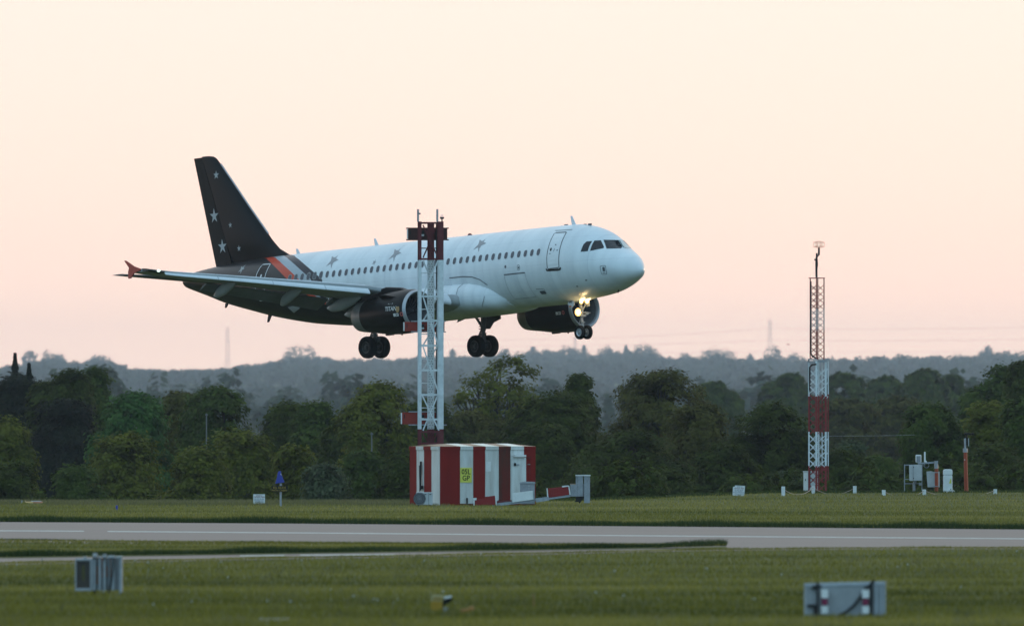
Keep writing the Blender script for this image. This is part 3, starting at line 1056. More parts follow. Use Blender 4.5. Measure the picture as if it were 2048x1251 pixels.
wallq(mb, .105, .108, .1, 2.3, .034, 0, 'u')
mb.prism([Vector((0, 0, 0)), u * LU, u * LU + w * LW, w * LW], (0, 0, HH), 0)
mb.build('wall', [M['hut_red'], M['hut_white'], M['hut_worn']], hut)
mb = MB()
for a, b_, mi in RS:
    wallq(mb, a, b_, HH - .14, HH + .02, .07, mi, 'u')
for a, b_, mi in LS:
    wallq(mb, a, b_, HH - .14, HH + .02, .07, mi, 'w')
mb.build('fascia', [M['hut_red'], M['hut_white'], M['hut_worn']], hut)
mb = MB()
RIDGE_H = .13
for a, b_, mi in RS:
    mi = 1 if mi == 1 else 0
    for s_ in (0, 1):
        e0, e1 = u * (a * LU), u * (b_ * LU)
        ea, eb = (e0 - w * .08, e1 - w * .08) if s_ == 0 else (e0 + w * (LW + .08), e1 + w * (LW + .08))
        def rz(p_, base):
            t = min(1, max(0, base / .12)) if base < .5 else min(1, max(0, (1 - base) / .12))
            return RIDGE_H * (.55 + .45 * t)
        r0, r1 = e0 + w * LW / 2, e1 + w * LW / 2
        h = HH + .021
        mb.add([ea + Vector((0, 0, h)), eb + Vector((0, 0, h)), r1 + Vector((0, 0, h + rz(0, b_))), r0 + Vector((0, 0, h + rz(0, a)))], [(0, 1, 2, 3)], mi)
for t_ in (0, 1):
    e = u * (t_ * LU)
    h = HH + .021
    mb.add([e - w * .08 + Vector((0, 0, h)), e + w * (LW + .08) + Vector((0, 0, h)), e + w * LW / 2 + Vector((0, 0, h + RIDGE_H * .55))], [(0, 1, 2)], 0)
mb.build('roof', [M['rust'], M['roof_white']], hut, fix=False)
def on_u(mb, x0, x1, z0, z1, t, off=.031, mi=0):
    """plate on the long wall between pixel columns x0..x1 and heights"""
    f0, f1 = (x0 - 880) / 191 * LU, (x1 - 880) / 191 * LU
    mb.prism([u * f0 - w * off + Vector((0, 0, z0)), u * f1 - w * off + Vector((0, 0, z0)), u * f1 - w * off + Vector((0, 0, z1)), u * f0 - w * off + Vector((0, 0, z1))], -w * t, mi)
hz_ = lambda py: (1010 - py) / P.S
mb = MB()
on_u(mb, 1022, 1051.5, hz_(1000), hz_(914), .03, .03)
door = mb.build('door', M['hut_white'], hut)
mb = MB()
on_u(mb, 1026, 1049, hz_(913), hz_(909), .16, .061)
mb.build('canopy', M['white'], door)
mb = MB()
on_u(mb, 1027, 1030.5, hz_(931), hz_(925), .06, .061)
on_u(mb, 1030.6, 1037, hz_(930), hz_(927.5), .05, .061, 1)
mb.build('latch', [M['black'], M['galv']], door)
mb = MB()
on_u(mb, 1052, 1062, hz_(913.5), hz_(912), .05, .031)
on_u(mb, 1055, 1058, hz_(917), hz_(915), .05, .031)
on_u(mb, 1055, 1059.5, hz_(928.6), hz_(927.4), .06, .031, 1)
on_u(mb, 1059.4, 1060.0, hz_(1000), hz_(914), .012, .031)
mb.build('hinge', [M['hut_worn'], M['galv']], hut)
mb = MB()
on_u(mb, 919.5, 942.5, hz_(964), hz_(934.5), .03, .032)
sx = (931 - 880) / 191 * LU
board = mb.build('name_board', M['yellow'], hut)
for body, zz in (('05L', hz_(943)), ('GP', hz_(955.5))):
    mb = MB()
    add_text(mb, body, .335, lambda x, y: u * (sx + x) - w * .066 + Vector((0, 0, zz + y)), .92)
    mb.build('lettering', M['black'], board, fix=False)
mb = MB()
on_u(mb, 919.5, 1071, .0, .09, .05, .031)
on_u(mb, 996, 1021, .18, .25, .12, .031)
mb.build('plinth', M['hut_worn'], hut)
mb = MB()
on_u(mb, 971, 981, hz_(942), hz_(922), .012, .031)
mb.build('patch_plate', M['white'], hut)
mb = MB()
on_u(mb, 931.5, 933.5, .04, .36, .08, .06)
on_u(mb, 933.6, 936, .04, .08, .06, .06)
mb.build('drain_pipe', M['dark'], hut)
# cable conduit on the short wall
mb = MB()
lw_ = lambda px_: (880 - px_) / 60 * LW
cpt = lambda px_, py_, off: w * lw_(px_) - u * off + Vector((0, 0, (1010 - py_) / P.S))
mb.tube([cpt(846, 922, .12), cpt(846, 930, .12), cpt(845, 960, .12), cpt(845, 980, .12)], .055, 6)
mb.tube([cpt(843.5, 930, .12), cpt(844.5, 955, .14), cpt(848, 972, .2), cpt(847, 982, .2)], .03, 6)
mb.box(cpt(847.5, 974, .12), (.14, .14, .16))
mb.build('conduit', M['dark'], hut)

# air conditioner beside the short wall
A = Pix(849, 1010, 849)
ao = A.o.copy()
ao.z = 0
ac = thing('air_conditioner', 'small pale air conditioning unit on feet against the short wall of the striped hut', 'air conditioner', ao)
mb = MB()
A.rect(mb, 832.2, 982, 865.5, 1007.5, .32, .0)
cab = mb.build('casing', M['pale_grey'], ac, bevel=.02)
mb = MB()
fc = A(839, 995, -.165)
for r in (.27, .2, .13, .06):
    mb.lathe([(0, r), (.02, r), (.02, r - .03), (0, r - .03)], fc - Vector((0, .02, 0)), (0, 1, 0), 24)
for k in range(10):
    t = math.pi * k / 10
    d_ = Vector((math.cos(t), 0, math.sin(t))) * .27
    mb.bar(fc - d_, fc + d_, .012, .01)
mb.build('fan_guard', M['grey'], ac)
mb = MB()
mb.lathe([(0, .0), (0, .29)], fc + Vector((0, .002, 0)), (0, 1, 0), 28)
mb.build('fan', M['dark'], ac, fix=False)
mb = MB()
A.rect(mb, 849, 985.5, 852.5, 987, .02, -.165)
A.rect(mb, 859, 985.5, 862.5, 987, .02, -.165)
A.rect(mb, 857.0, 983, 857.5, 1007, .02, -.165)
mb.build('vent', M['dark'], ac)
for x in (834, 858):
    mb = MB()
    A.rect(mb, x, 1007.5, x + 4, 1013, .34)
    mb.build('foot', M['dark'], ac)

# ------------------------------------------------------------------ glide path mast
D = 864.0
P = Pix(862, 1006, D)
mo = P.o.copy()
mo.z = 0
P.o = mo
mast = thing('antenna_mast', 'tall red and white lattice mast carrying three red antenna boxes behind the striped hut', 'mast', mo)
MX = 0.0
def mz(py):
    return P(862, py).z
def mx_(px_):
    return (px_ - 862) / P.S
bands = [(1010, 857.5, 0), (857.5, 520, 1), (520, 443, 0)]
mm = [M['red_mast'], M['white_mast']]
def banded(mb, px_, dd, wx, wy, top=443, bot=1010):
    for y0, y1, mi in bands:
        z0, z1 = mz(min(y0, bot)), mz(max(y1, top))
        if z1 > z0:
            mb.box((mx_(px_), dd, (z0 + z1) / 2), (wx, wy, z1 - z0), mi=mi)
LEGS = [(840.5, -.5, .13, .10), (837.0, .45, .09, .1), (882.0, -.5, .25, .10), (875.5, .45, .09, .1)]
for lx, dd, wx, wy in LEGS:
    mb = MB()
    banded(mb, lx, dd, wx, wy)
    banded(mb, lx - wx * P.S / 2 + 1, dd + .09, .05, .14)
    mb.build('leg', mm, mast)
mb = MB()
col_of = lambda py: 0 if (py > 857.5 or py < 519) else 1
def one_bar(a, b2, w_, d_, mi, up_=None):
    mb = MB()
    mb.bar(a, b2, w_, d_, mi, up_)
    mb.build('cross_bar', mm, mast)
for py in (446, 518, 592.5, 641, 690.7, 740, 789, 838, 863, 886):
    one_bar((mx_(843), -.5, mz(py)), (mx_(879), -.5, mz(py)), .09, .085, col_of(py), (0, 1, 0))
for py in (496, 545.5, 618, 667.5, 717, 765.5, 815):
    one_bar((mx_(839), .45, mz(py)), (mx_(876), .45, mz(py)), .045, .045, col_of(py), (0, 1, 0))
for py in (446, 518, 592.5, 690.7, 789, 886):
    for lx in (839, 879):
        one_bar((mx_(lx), -.5, mz(py)), (mx_(lx), .45, mz(py)), .05, .05, col_of(py))
mb = MB()
zig = [446, 518, 592.5, 641, 690.7, 740, 789, 838, 862, 886]
DG = [(846, 450, 876, 515, -.5), (874, 450, 846, 515, .4), (846, 521, 876, 590, .4), (876, 521, 846, 590, -.5), (846, 592, 876, 641 + 49, -.5), (876, 592, 846, 641, .4), (846, 690, 876, 641, .4), (876, 690, 846, 690 + 49, .4),
      (846, 692, 878, 788, -.5), (844, 789, 878, 860, -.5), (876, 789, 846, 860, -.42), (876, 862, 864, 888, .4), (846, 866, 858, 888, .4)]
for x0, y0, x1, y1, dd in DG:
    mb.bar((mx_(x0), dd - .07, mz(y0)), (mx_(x1), dd - .07, mz(y1)), .065, .03, col_of((y0 + y1) / 2), (0, 1, 0))
mb.build('diagonal_braces', mm, mast)
mb = MB()
for y0, y1, mi in bands:
    z0, z1 = mz(y0), mz(max(y1, 447))
    mb.box((mx_(861.5), .30, (z0 + z1) / 2), (.27, .04, z1 - z0), mi=mi)
    for e in (-1, 1):
        mb.box((mx_(861.5) + e * .15, .27, (z0 + z1) / 2), (.03, .12, z1 - z0), mi=mi)
    k = int((z1 - z0) / .12)
    for i in range(k):
        z = z0 + (i + .5) * (z1 - z0) / k
        for q in (-.06, .06):
            mb.box((mx_(861.5) + q + (.02 if i % 2 else -.02), .277, z), (.045, .01, .03), mi=2)
mb.build('cable_tray', mm + [M['dark']], mast)
mb = MB()
mb.prism([(mx_(856), .2, mz(455)), (mx_(866), .2, mz(455)), (mx_(868.5), .2, mz(463)), (mx_(864), .2, mz(478)), (mx_(858), .2, mz(478)), (mx_(854), .2, mz(463))], (0, .04, 0))
mb.build('gusset_plate', M['red_mast'], mast)
mb = MB()
banded(mb, 872.6, .36, .05, .05, 447)
mb.build('cable', [M['dark'], M['dark']], mast)
for px_ in (836, 874.5):
    mb = MB()
    mb.box((mx_(px_), .45, (mz(443) + mz(418)) / 2), (.10, .06, mz(418) - mz(443)))
    for k in range(9):
        mb.box((mx_(px_) + .025, .415, mz(443) + .06 + k * .063), (.03, .012, .03), mi=1)
    if px_ < 850:
        mb.box((mx_(838.5), .45, mz(427)), (.12, .06, .08))
    mb.build('post', [M['grey'], M['white']], mast)
M['box_dark'] = paint('antenna_dark_red', (.06, .018, .014), .5, .25, 2.0)  # darker red for the uppermost antenna box
M['box_red'] = paint('antenna_red', (.26, .026, .014), .5, .15, 2.0)
for x0, x1, y0, y1 in ((815, 894.5, 457, 478), (808, 889, 643, 662), (803, 884, 824, 848)):
    dark = y0 < 500
    mb = MB()
    P.rect(mb, x0 + 1, y0, x1, y1, .34, .75)
    bx = mb.build('antenna', M['box_red'] if not dark else M['box_dark'], mast, bevel=.01)
    mb = MB()
    ex = 3 if dark else 0
    P.rect(mb, x0 - ex + (14 if not dark else 0), y0 - 2.2, x1 + 3, y0, .42, .75)
    P.rect(mb, x0 - ex + (14 if not dark else 0), y1, x1 + (9 if y0 > 800 else 3), y1 + 2.2, .42, .75)
    mb.build('flange', M['galv'] if not dark else M['box_dark'], bx)
    mb = MB()
    P.rect(mb, x0 - 1.6, y0 + .8, x0 + .9, y1 - .8, .36, .75)
    mb.build('end_cap', M['white'], bx)
    mb = MB()
    P.rect(mb, x0 + 5, y0 + 4, x0 + 6.5, y0 + 12, .02, .57)
    mb.build('type_plate', M['dark'], bx)
    mb = MB()
    P.rect(mb, 843, y0 + 5, 848, y0 + 11, .16, .5)
    P.rect(mb, 843, y0 + 11.2, 848, y0 + 15, .16, .5, 1)
    mb.build('connector', [M['dark'], M['pale_grey']], bx)
    for lx in (839, 876):
        mb = MB()
        mb.bar((mx_(lx), .45, mz((y0 + y1) / 2)), (mx_(lx), .62, mz((y0 + y1) / 2)), .06, .3)
        mb.build('bracket', M['galv'], bx)
mb = MB()
mb.box((mx_(884), -.4, mz(441)), (.06, .06, .3))
mb.box((mx_(884), -.4, mz(435.5)), (.19, .16, .07))
mb.lathe([(0, .08), (.05, .10), (.09, .10)], (mx_(884), -.4, mz(438)), (0, 0, 1), 12, cap=True)
bk = mb.build('obstruction_light', M['dark'], mast)
mb = MB()
zb_ = mz(434.6)
mb.lathe([(0, .085), (.07, .085), (.13, .06), (.155, .005)], (mx_(884), -.4, zb_), (0, 0, 1), 14, cap=True)
M['lamp_pink'] = glow('warm_lamp_glass', (.95, .58, .48), .45)
mb.build('lamp_glass', M['lamp_pink'], bk, 40)

# ------------------------------------------------------------------ grey distribution box
P = Pix(1056, 1006, 853)
o_ = P.o.copy(); o_.z = 0; P.o = o_
t = thing('distribution_box', 'grey metal distribution box standing in front of the right end of the striped hut', 'cabinet', o_)
mb = MB()
P.rect(mb, 1040, 966, 1069.5, 1007, .5, .2)
mb.build('casing', M['grey'], t, bevel=.015)
mb = MB()
P.slab(mb, [(1038.5, 966), (1071, 966), (1070, 963), (1050, 962), (1040, 963.5)], .6, .2)
mb.build('lid', M['galv'], t)
mb = MB()
P.rect(mb, 1057, 970, 1059, 972, .02, -.06)
P.rect(mb, 1057, 975, 1058.3, 977, .02, -.06)
mb.build('label_plate', M['pale_grey'], t)

# ------------------------------------------------------------------ lowered monitor mast with boards
P = Pix(1165, 1003, 851.5)
o_ = P.o.copy(); o_.z = 0; P.o = o_
t = thing('tilting_mast', 'grey tilting mast lowered beside the striped hut, carrying red and white boards', 'mast', o_)
mb = MB()
P.rect(mb, 1168, 951, 1180, 1005, .30, .05)
P.rect(mb, 1155, 951, 1166, 992, .30, .05)
P.rect(mb, 1151.5, 951, 1154.8, 978, .24, .05)
P.rect(mb, 1166, 966, 1168, 992, .2, .1)
mb.build('pillar', M['grey'], t, bevel=.012)
mb = MB()
P.rect(mb, 1151, 948.8, 1181, 951, .4, .05)
mb.build('pillar_cap', M['white'], t)
mb = MB()
P.rect(mb, 1140.5, 968, 1154.8, 992, .26, .05)
P.rect(mb, 1140, 966.6, 1151.4, 968, .3, .05, 1)
mb.build('counterweight', [M['grey'], M['rust']], t, bevel=.01)
mb = MB()
P.slab(mb, [(1152, 992.2), (1166, 992.2), (1160, 1003), (1150, 1003)], .2, .1)
mb.bar(P(1158, 1005, .1), P(1168, 993, .1), .07)
mb.build('base_bracket', M['dark'], t)
mb = MB()
mb.bar(P(985, 1009.5, -.3), P(1148, 988.5, .05), .13, .12)
mb.bar(P(1001, 1009.5, -.42), P(1140, 991.5, -.1), .05, .05)
mb.bar(P(1072, 1000, -.3), P(1098, 996, -.25), .17, .17)
mb.build('boom', M['galv'], t)
mb = MB()
P.slab(mb, [(1095.5, 976), (1138.5, 971), (1138.5, 988.5), (1096.5, 995)], .14, -.05)
rb = mb.build('board', M['red'], t, bevel=.01)
rb['label'] = 'red board nearest the pillar'
mb = MB()
P.slab(mb, [(1093, 975.5), (1095, 975.5), (1097, 995.5), (1094.5, 996)], .18, -.05)
P.slab(mb, [(1136.5, 970.5), (1138.6, 970), (1141.2, 988), (1139, 988.5)], .18, -.05)
P.slab(mb, [(1124, 971), (1136.4, 969.6), (1136.6, 972.2), (1124.2, 973.6)], .18, -.07)
mb.build('board_edge', M['white'], rb)
mb = MB()
P.slab(mb, [(1024.5, 985.5), (1065.5, 980.2), (1067, 998.2), (1025, 1004)], .14, -.35)
wb_ = mb.build('board', M['white'], t, bevel=.01)
wb_['label'] = 'white board in the middle of the lowered boom'
mb = MB()
P.slab(mb, [(1066.3, 980), (1068, 979.8), (1068.8, 998), (1067.2, 998.2)], .18, -.35)
mb.build('board_edge', M['galv'], wb_)
mb = MB()
P.slab(mb, [(949.5, 998.5), (970.5, 995.5), (970.5, 992.5), (990, 990), (991.5, 1008.5), (950, 1009.5)], .14, -.5)
rb = mb.build('board', M['red'], t, bevel=.01)
rb['label'] = 'red board resting on the grass in front of the hut'
mb = MB()
P.slab(mb, [(946.5, 995), (953, 994.6), (953, 999), (949.4, 999.2), (949, 1010), (947, 1010)], .18, -.5)
P.slab(mb, [(990.3, 989.6), (992, 989.4), (993.4, 1009), (991.8, 1009)], .18, -.5)
mb.build('board_edge', M['white'], rb)
mb = MB()
P.slab(mb, [(993.5, 1001), (1019, 999.5), (1022, 1004), (1000, 1008.5), (994, 1008.5)], .1, -.2)
mb.build('hinge_plate', M['red_mast'], t)

# ------------------------------------------------------------------ weather lattice tower
D = 1000.0
P = Pix(1634, 984, D)
o_ = P.o.copy(); o_.z = 0; P.o = o_
tower = thing('lattice_tower', 'slim red and white lattice weather tower with a loop-shaped sensor on top', 'tower', o_)
S = P.S
tz = lambda py: P(1634, py).z
tx = lambda px_: (px_ - 1634) / S
M['tower_red'] = paint('tower_red', (.26, .03, .028), .5, .15, 3)
M['tower_white'] = paint('tower_white', (.68, .72, .74), .45, .1, 3)
M['tower_rust'] = paint('tower_dull_red', (.22, .032, .020), .6, .2, 3)
tb = [(990, 931, 0), (931, 863, 1), (863, 792, 0), (792, 722, 1)]
lg = [(1618, 0.05), (1632.5, -.42), (1637.5, .42), (1651.5, -.05)]
def tbanded(mb, p0, p1, wd, bands_):
    for y0, y1, mi in bands_:
        a, b2 = tz(y0), tz(y1)
        mb.box((tx(p0), p1, (a + b2) / 2), (wd, wd, b2 - a), mi=mi)
for lx, dd in lg:
    mb = MB()
    tbanded(mb, lx, dd, .085 if dd > 0 else .11, tb)
    mb.build('leg', [M['tower_red'], M['tower_white']], tower)
def braces(mb, legs, y0, y1, step, wd, color):
    ring = [0, 1, 3, 2]
    y = y0
    i = 0
    while y - step >= y1 - .1:
        for k in range(4):
            a, b2 = legs[ring[k]], legs[ring[(k + 1) % 4]]
            mi = color(y - step / 2)
            q_ = wd if k in (0, 3) or k == 1 and a[1] < 0 or a[1] + b2[1] < 0 else wd * .5
            mb.bar((tx(a[0]), a[1], tz(y)), (tx(b2[0]), b2[1], tz(y - step)), q_, q_ * .5, mi)
            mb.bar((tx(b2[0]), b2[1], tz(y)), (tx(a[0]), a[1], tz(y - step)), q_, q_ * .5, mi)
        y -= step
tcol = lambda py: next((mi for y0, y1, mi in tb if y1 <= py <= y0), 1)
mb = MB()
braces(mb, lg, 984, 724, 16.4, .036, tcol)
mb.build('lattice_bracing', [M['tower_red'], M['tower_white']], tower)
mb = MB()
for lx, dd in ((1644.5, .3), (1656.5, .1)):
    tbanded(mb, lx, dd, .06, [(965, 931, 0)] if lx < 1650 else [(960, 931, 0)])
    tbanded(mb, lx, dd, .06, [(931, 863, 1), (863, 788, 0), (788, 722, 1)])
for y in range(735, 930, 28):
    mb.bar((tx(1651.5), -.05, tz(y + 8)), (tx(1656.5), .1, tz(y)), .035, mi=tcol(y))
    mb.bar((tx(1644.5), .3, tz(y + 8)), (tx(1651.5), -.05, tz(y)), .035, mi=tcol(y))
mb.box((tx(1648), .2, tz(936)), (.38, .03, .28), mi=0)
mb.build('guide_rail', [M['tower_red'], M['tower_white']], tower)
mb = MB()
P.rect(mb, 1615.5, 717, 1619, 724, .1, .05)
P.rect(mb, 1616, 717, 1634, 719.2, .85, 0)
P.rect(mb, 1633, 720.5, 1653, 724, .06, -.3)
P.rect(mb, 1615, 722.5, 1634, 724.2, .06, -.2)
P.rect(mb, 1650, 716.5, 1658.5, 719, .4, 0)
for x in (1638, 1642.5, 1647):
    P.rect(mb, x, 718.5, x + 1.4, 721, .1, 0)
mb.build('hinge_frame', M['galv'], tower)
ul = [(1620.5, .05), (1632.6, -.36), (1635.8, .36), (1648, -.05)]
ub = [(719, 660, 0), (660, 616, 1), (616, 556, 0)]
for lx, dd in ul:
    mb = MB()
    tbanded(mb, lx, dd, .06, ub)
    mb.build('upper_leg', [M['tower_rust'], M['grey']], tower)
mb = MB()
ucol = lambda py: 1 if 616 <= py <= 660 else 0
braces(mb, ul, 718, 557, 12.4, .026, ucol)
for y in range(565, 718, 25):
    mb.box((tx(1634.2), 0, tz(y)), (.09, .7, .03), mi=ucol(y))
mb.build('upper_bracing', [M['tower_rust'], M['grey']], tower)
mb = MB()
P.rect(mb, 1617.5, 555, 1649.5, 556.6, .85, 0)
mb.build('top_plate', M['tower_rust'], tower)
mb = MB()
mb.tube([P(1621.8, 562, -.02), P(1621.8, 640, -.02), P(1621.8, 705, -.02), P(1624, 711, -.1), P(1633, 717, -.3)], .045, 6)
mb.tube([P(1632, 728, -.5), P(1624, 729, -.3), P(1619.5, 734, -.1), P(1619.5, 800, .1), P(1619.5, 975, .1)], .05, 6)
mb.build('cable', M['dark'], tower)
mb = MB()
mb.tube([P(1633.3, 556, 0), P(1633.3, 506, 0)], .05, 8)
mb.tube([P(1631.8, 553, -.05), P(1631.5, 525, -.05), P(1632.6, 512, -.05)], .03, 5)
P.rect(mb, 1628.5, 517.5, 1632.5, 521, .1, -.06)
mb.tube([P(1634.6, 516, -.03), P(1635.4, 530, -.03), P(1634, 538, -.03)], .02, 5)
mb.bar(P(1633.5, 515, 0), P(1637.8, 508.5, 0), .07)
mb.tube([P(1637.8, 510, 0), P(1637.8, 495, 0)], .055, 8)
mb.build('sensor_pole', M['dark'], tower)
mb = MB()
hexp = lambda y, rx, ph: [P(1638 + rx * math.cos(a + ph), y + 1.6 * math.sin(a + ph) * (1 if y < 490 else -1) * .8, .3 * math.sin(a + ph)) for a in [2 * math.pi * k / 6 for k in range(6)]]
h1, h2 = hexp(484.5, 11, .2), hexp(493.0, 11, .2)
for h_ in (h1, h2):
    for k in range(6):
        mb.tube([h_[k], h_[(k + 1) % 6]], .008, 4)
for k in range(6):
    mb.tube([h1[k], h2[k]], .007, 4)
    mb.tube([P(1638, 482, 0), h1[k]], .006, 4)
    mb.tube([P(1638, 495.5, 0), h2[k]], .006, 4)
for k in (-5, -2, 2, 5):
    mb.tube([P(1638 + k * .8, 495, 0), P(1638 + k, 491, 0), P(1638 + k, 486, .05)], .008, 4)
mb.build('loop_sensor', M['orange'], tower)
# cabinet at the foot
P2 = Pix(1618, 984, 1003)
o_ = P2.o.copy(); o_.z = 0; P2.o = o_
t = thing('weather_cabinet', 'pale upright cabinet standing behind the red foot of the lattice tower', 'cabinet', o_)
mb = MB()
P2.rect(mb, 1607, 943, 1636, 982, .7, .3)
mb.build('casing', M['pale_grey'], t, bevel=.015)
mb = MB()
P2.rect(mb, 1606, 941.5, 1637.5, 943, .8, .3)
mb.build('lid', M['white'], t)
mb = MB()
P2.rect(mb, 1607.5, 944.5, 1615.5, 981, .03, -.07)
dr = mb.build('door', M['white'], t)
mb = MB()
P2.rect(mb, 1610, 957, 1611.5, 960.5, .03, -.1)
mb.build('handle', M['dark'], dr)

# ------------------------------------------------------------------ weather instruments to the right
D = 1000.0
def at_base(px_, py_, D):
    P_ = Pix(px_, py_, D)
    o2 = P_.o.copy()
    o2.z = 0.0
    P_.o = o2
    return P_
P = at_base(1828, 986, D)
q4 = lambda x, y: (1790 + x / 8.341, 850 + y / 8.341)
t = thing('instrument_frame', 'dark steel frame holding a square grey instrument box with a small white shelter above', 'instrument', P.o)
mb = MB()
for x in (160, 315, 450):
    a, b2 = q4(x, 0)[0], 0
    y0 = 650 if x < 200 else (930 if x == 315 else 660)
    P.rect(mb, a - 1.0, q4(0, y0)[1], a + 1.0, 988, .08, .1)
for y in (660, 897, 970):
    P.rect(mb, q4(165, 0)[0], q4(0, y - 6)[1], q4(445, 0)[0], q4(0, y + 6)[1], .06, .1)
mb.tube([P(*q4(345, 925), .05), P(*q4(318, 970), .02), P(*q4(318, 1140), .05)], .08, 6)
mb.build('frame', M['grey'], t)
mb = MB()
P.slab(mb, [q4(235, 660), q4(442, 655), q4(445, 920), q4(240, 925)], .35, -.12)
bx = mb.build('instrument_box', M['pale_grey'], t, bevel=.015)
mb = MB()
P.rect(mb, *q4(298, 662), *q4(303, 920), .01, -.3)
P.rect(mb, *q4(300, 690), *q4(312, 705), .03, -.31)
P.rect(mb, *q4(300, 870), *q4(312, 888), .03, -.31)
mb.build('lock', M['dark'], bx)
mb = MB()
P.rect(mb, *q4(345, 490), *q4(440, 618), .28, .1)
sh = mb.build('shelter', M['white'], t, bevel=.04)
mb = MB()
P.rect(mb, *q4(358, 510), *q4(426, 612), .01, -.045)
for k in range(6):
    P.rect(mb, *q4(358, 512 + k * 17), *q4(426, 515 + k * 17), .02, -.05)
mb.build('louvre', M['grey'], sh)
mb = MB()
P.rect(mb, *q4(400, 955), *q4(455, 1000), .12, -.0)
mb.build('junction_box', M['grey'], t)

P = at_base(1873, 986, D - 2)
t = thing('sensor_post', 'short orange post with a grey cap, cross arm and strapped pale panel', 'instrument', P.o)
mb = MB()
mb.tube([P(*q4(692, 1145)), P(*q4(692, 720))], .095, 12)
mb.build('post', M['orange'] if False else paint('signal_orange', (.34, .055, .02), .5, .15, 2.5), t, 40)
M['signal'] = bpy.data.materials['signal_orange']
mb = MB()
mb.tube([P(*q4(688, 720)), P(*q4(688, 655))], .11, 12)
mb.tube([P(*q4(685, 655)), P(*q4(685, 592))], .10, 12)
P.rect(mb, *q4(700, 596), *q4(718, 640), .1, -.05)
mb.build('post_cap', M['galv'], t, 40)
mb = MB()
mb.bar(P(*q4(380, 635), .02), P(*q4(650, 618), .02), .09, .08)
mb.lathe([(0, .15), (.03, .15), (.03, .12), (0, .12)], P(*q4(525, 665), .0), (0, 1, 0), 20)
mb.lathe([(0, .08), (.03, .08), (.03, .06), (0, .06)], P(*q4(480, 655), .0), (0, 1, 0), 16)
arm = mb.build('cross_arm', M['galv'], t)
mb = MB()
mb.tube([P(*q4(498, 605)), P(*q4(497, 440))], [.05, .045], 10)
mb.tube([P(*q4(508, 615)), P(*q4(508, 590))], .07, 10)
mb.build('sensor_rod', M['white'], arm)
mb = MB()
P.slab(mb, [q4(527, 770), q4(600, 762), q4(640, 775), q4(745, 768), q4(750, 1028), q4(545, 1032)], .1, .22)
mb.build('panel', M['pale_grey'], t, bevel=.01)
mb = MB()
P.rect(mb, *q4(600, 778), *q4(745, 790), .03, -.11)
P.rect(mb, *q4(640, 1008), *q4(745, 1020), .03, -.11)
mb.build('strap', M['galv'], t)
mb = MB()
mb.tube([P(*q4(620, 1040), .1), P(*q4(630, 1100), .1), P(*q4(665, 1140), .05)], .04, 6)
mb.build('cable', M['dark'], t)

P = at_base(1895, 986, D - 3)
t = thing('round_top_cabinet', 'smooth white pillar cabinet with a rounded lid and a small yellow warning triangle', 'cabinet', P.o)
mb = MB()
mb.prism([P(*q4(802, 1140), -.25), P(*q4(958, 1140), -.25), P(*q4(955, 828), -.25), P(*q4(804, 828), -.25)], (0, .5, 0))
P.rect(mb, *q4(958, 1080), *q4(993, 1140), .3, -.1)
mb.build('casing', M['white'], t, bevel=.05)
mb = MB()
P.slab(mb, [q4(800, 826), q4(958, 826), q4(956, 745), q4(935, 730), q4(825, 730), q4(803, 748)], .52, .0)
mb.build('lid', M['white'], t, bevel=.05)
mb = MB()
P.slab(mb, [q4(897, 966), q4(940, 966), q4(934, 888), q4(925, 884)], .012, -.262)
mb.build('warning_sign', M['yellow'], t)
mb = MB()
P.rect(mb, *q4(922, 1055), *q4(938, 1072), .02, -.262)
mb.build('lock', M['dark'], t)

P = at_base(1931, 985, D + 2)
t = thing('sensor_pole', 'tall orange tube pole topped by a black horizontal sensor', 'instrument', P.o)
mb = MB()
mb.tube([P(*q4(1190, 1135)), P(*q4(1175, 450))], [.115, .095], 12)
mb.build('pole', M['signal'], t, 40)
mb = MB()
mb.tube([P(*q4(1172, 450)), P(*q4(1172, 382))], .13, 12)
mb.tube([P(*q4(1170, 382)), P(*q4(1167, 215))], .06, 10)
mb.bar(P(*q4(1205, 380)), P(*q4(1205, 440)), .03)
mb.build('pole_top', M['galv'], t, 40)
mb = MB()
P.rect(mb, *q4(1152, 196), *q4(1180, 380), .08, .1)
P.rect(mb, *q4(1178, 200), *q4(1215, 330), .1, .05)
mb.tube([P(*q4(1155, 145)), P(*q4(1245, 140))], .06, 10)
mb.tube([P(*q4(1240, 141)), P(*q4(1320, 139))], .035, 8)
mb.tube([P(*q4(1190, 200)), P(*q4(1195, 150))], .04, 8)
mb.sphere(P(*q4(1300, 140)), .07)
mb.build('sensor_head', M['black'], t, 40)
mb = MB()
mb.bar(P(*q4(1228, 215), .1), P(*q4(1230, 345), .1), .045)
mb.build('rod', M['pale_grey'], t)
mb = MB()
P.rect(mb, *q4(1155, 566), *q4(1170, 580), .03, -.1)
mb.build('plate', M['white'], t)

# white marker posts round the instruments, joined by sagging tape
MP = [(1566.5, 991, 972, 'leftmost of the white marker posts, alone on the grass'), (1626.5, 986, 971, 'white marker post in front of the red foot of the lattice tower'),
      (1709.5, 986, 971, 'white marker post between the lattice tower and the weather cabinets'), (1767.5, 990, 979, 'white marker post left of the steel instrument frame'),
      (1848.5, 989, 978, 'white marker post at the feet of the instrument frame'), (1990.5, 987, 977.5, 'rightmost white marker post beyond the tall orange pole')]
tops = []
for i, (px_, yb, yt, lb) in enumerate(MP):
    P = at_base(px_, yb, min(1000.0, dist_of(yb)))
    ptop = P(px_, yt)
    mb = MB()
    mb.box((0, 0, ptop.z / 2 - .05), (.19, .19, ptop.z + .1))
    o = mb.build('marker_post', M['white'], bevel=.012)
    o.location = P.o
    tag(o, lb, 'post', 'white marker posts round the weather instruments')
    tops.append(P.o + Vector((0, 0, ptop.z * .75)))
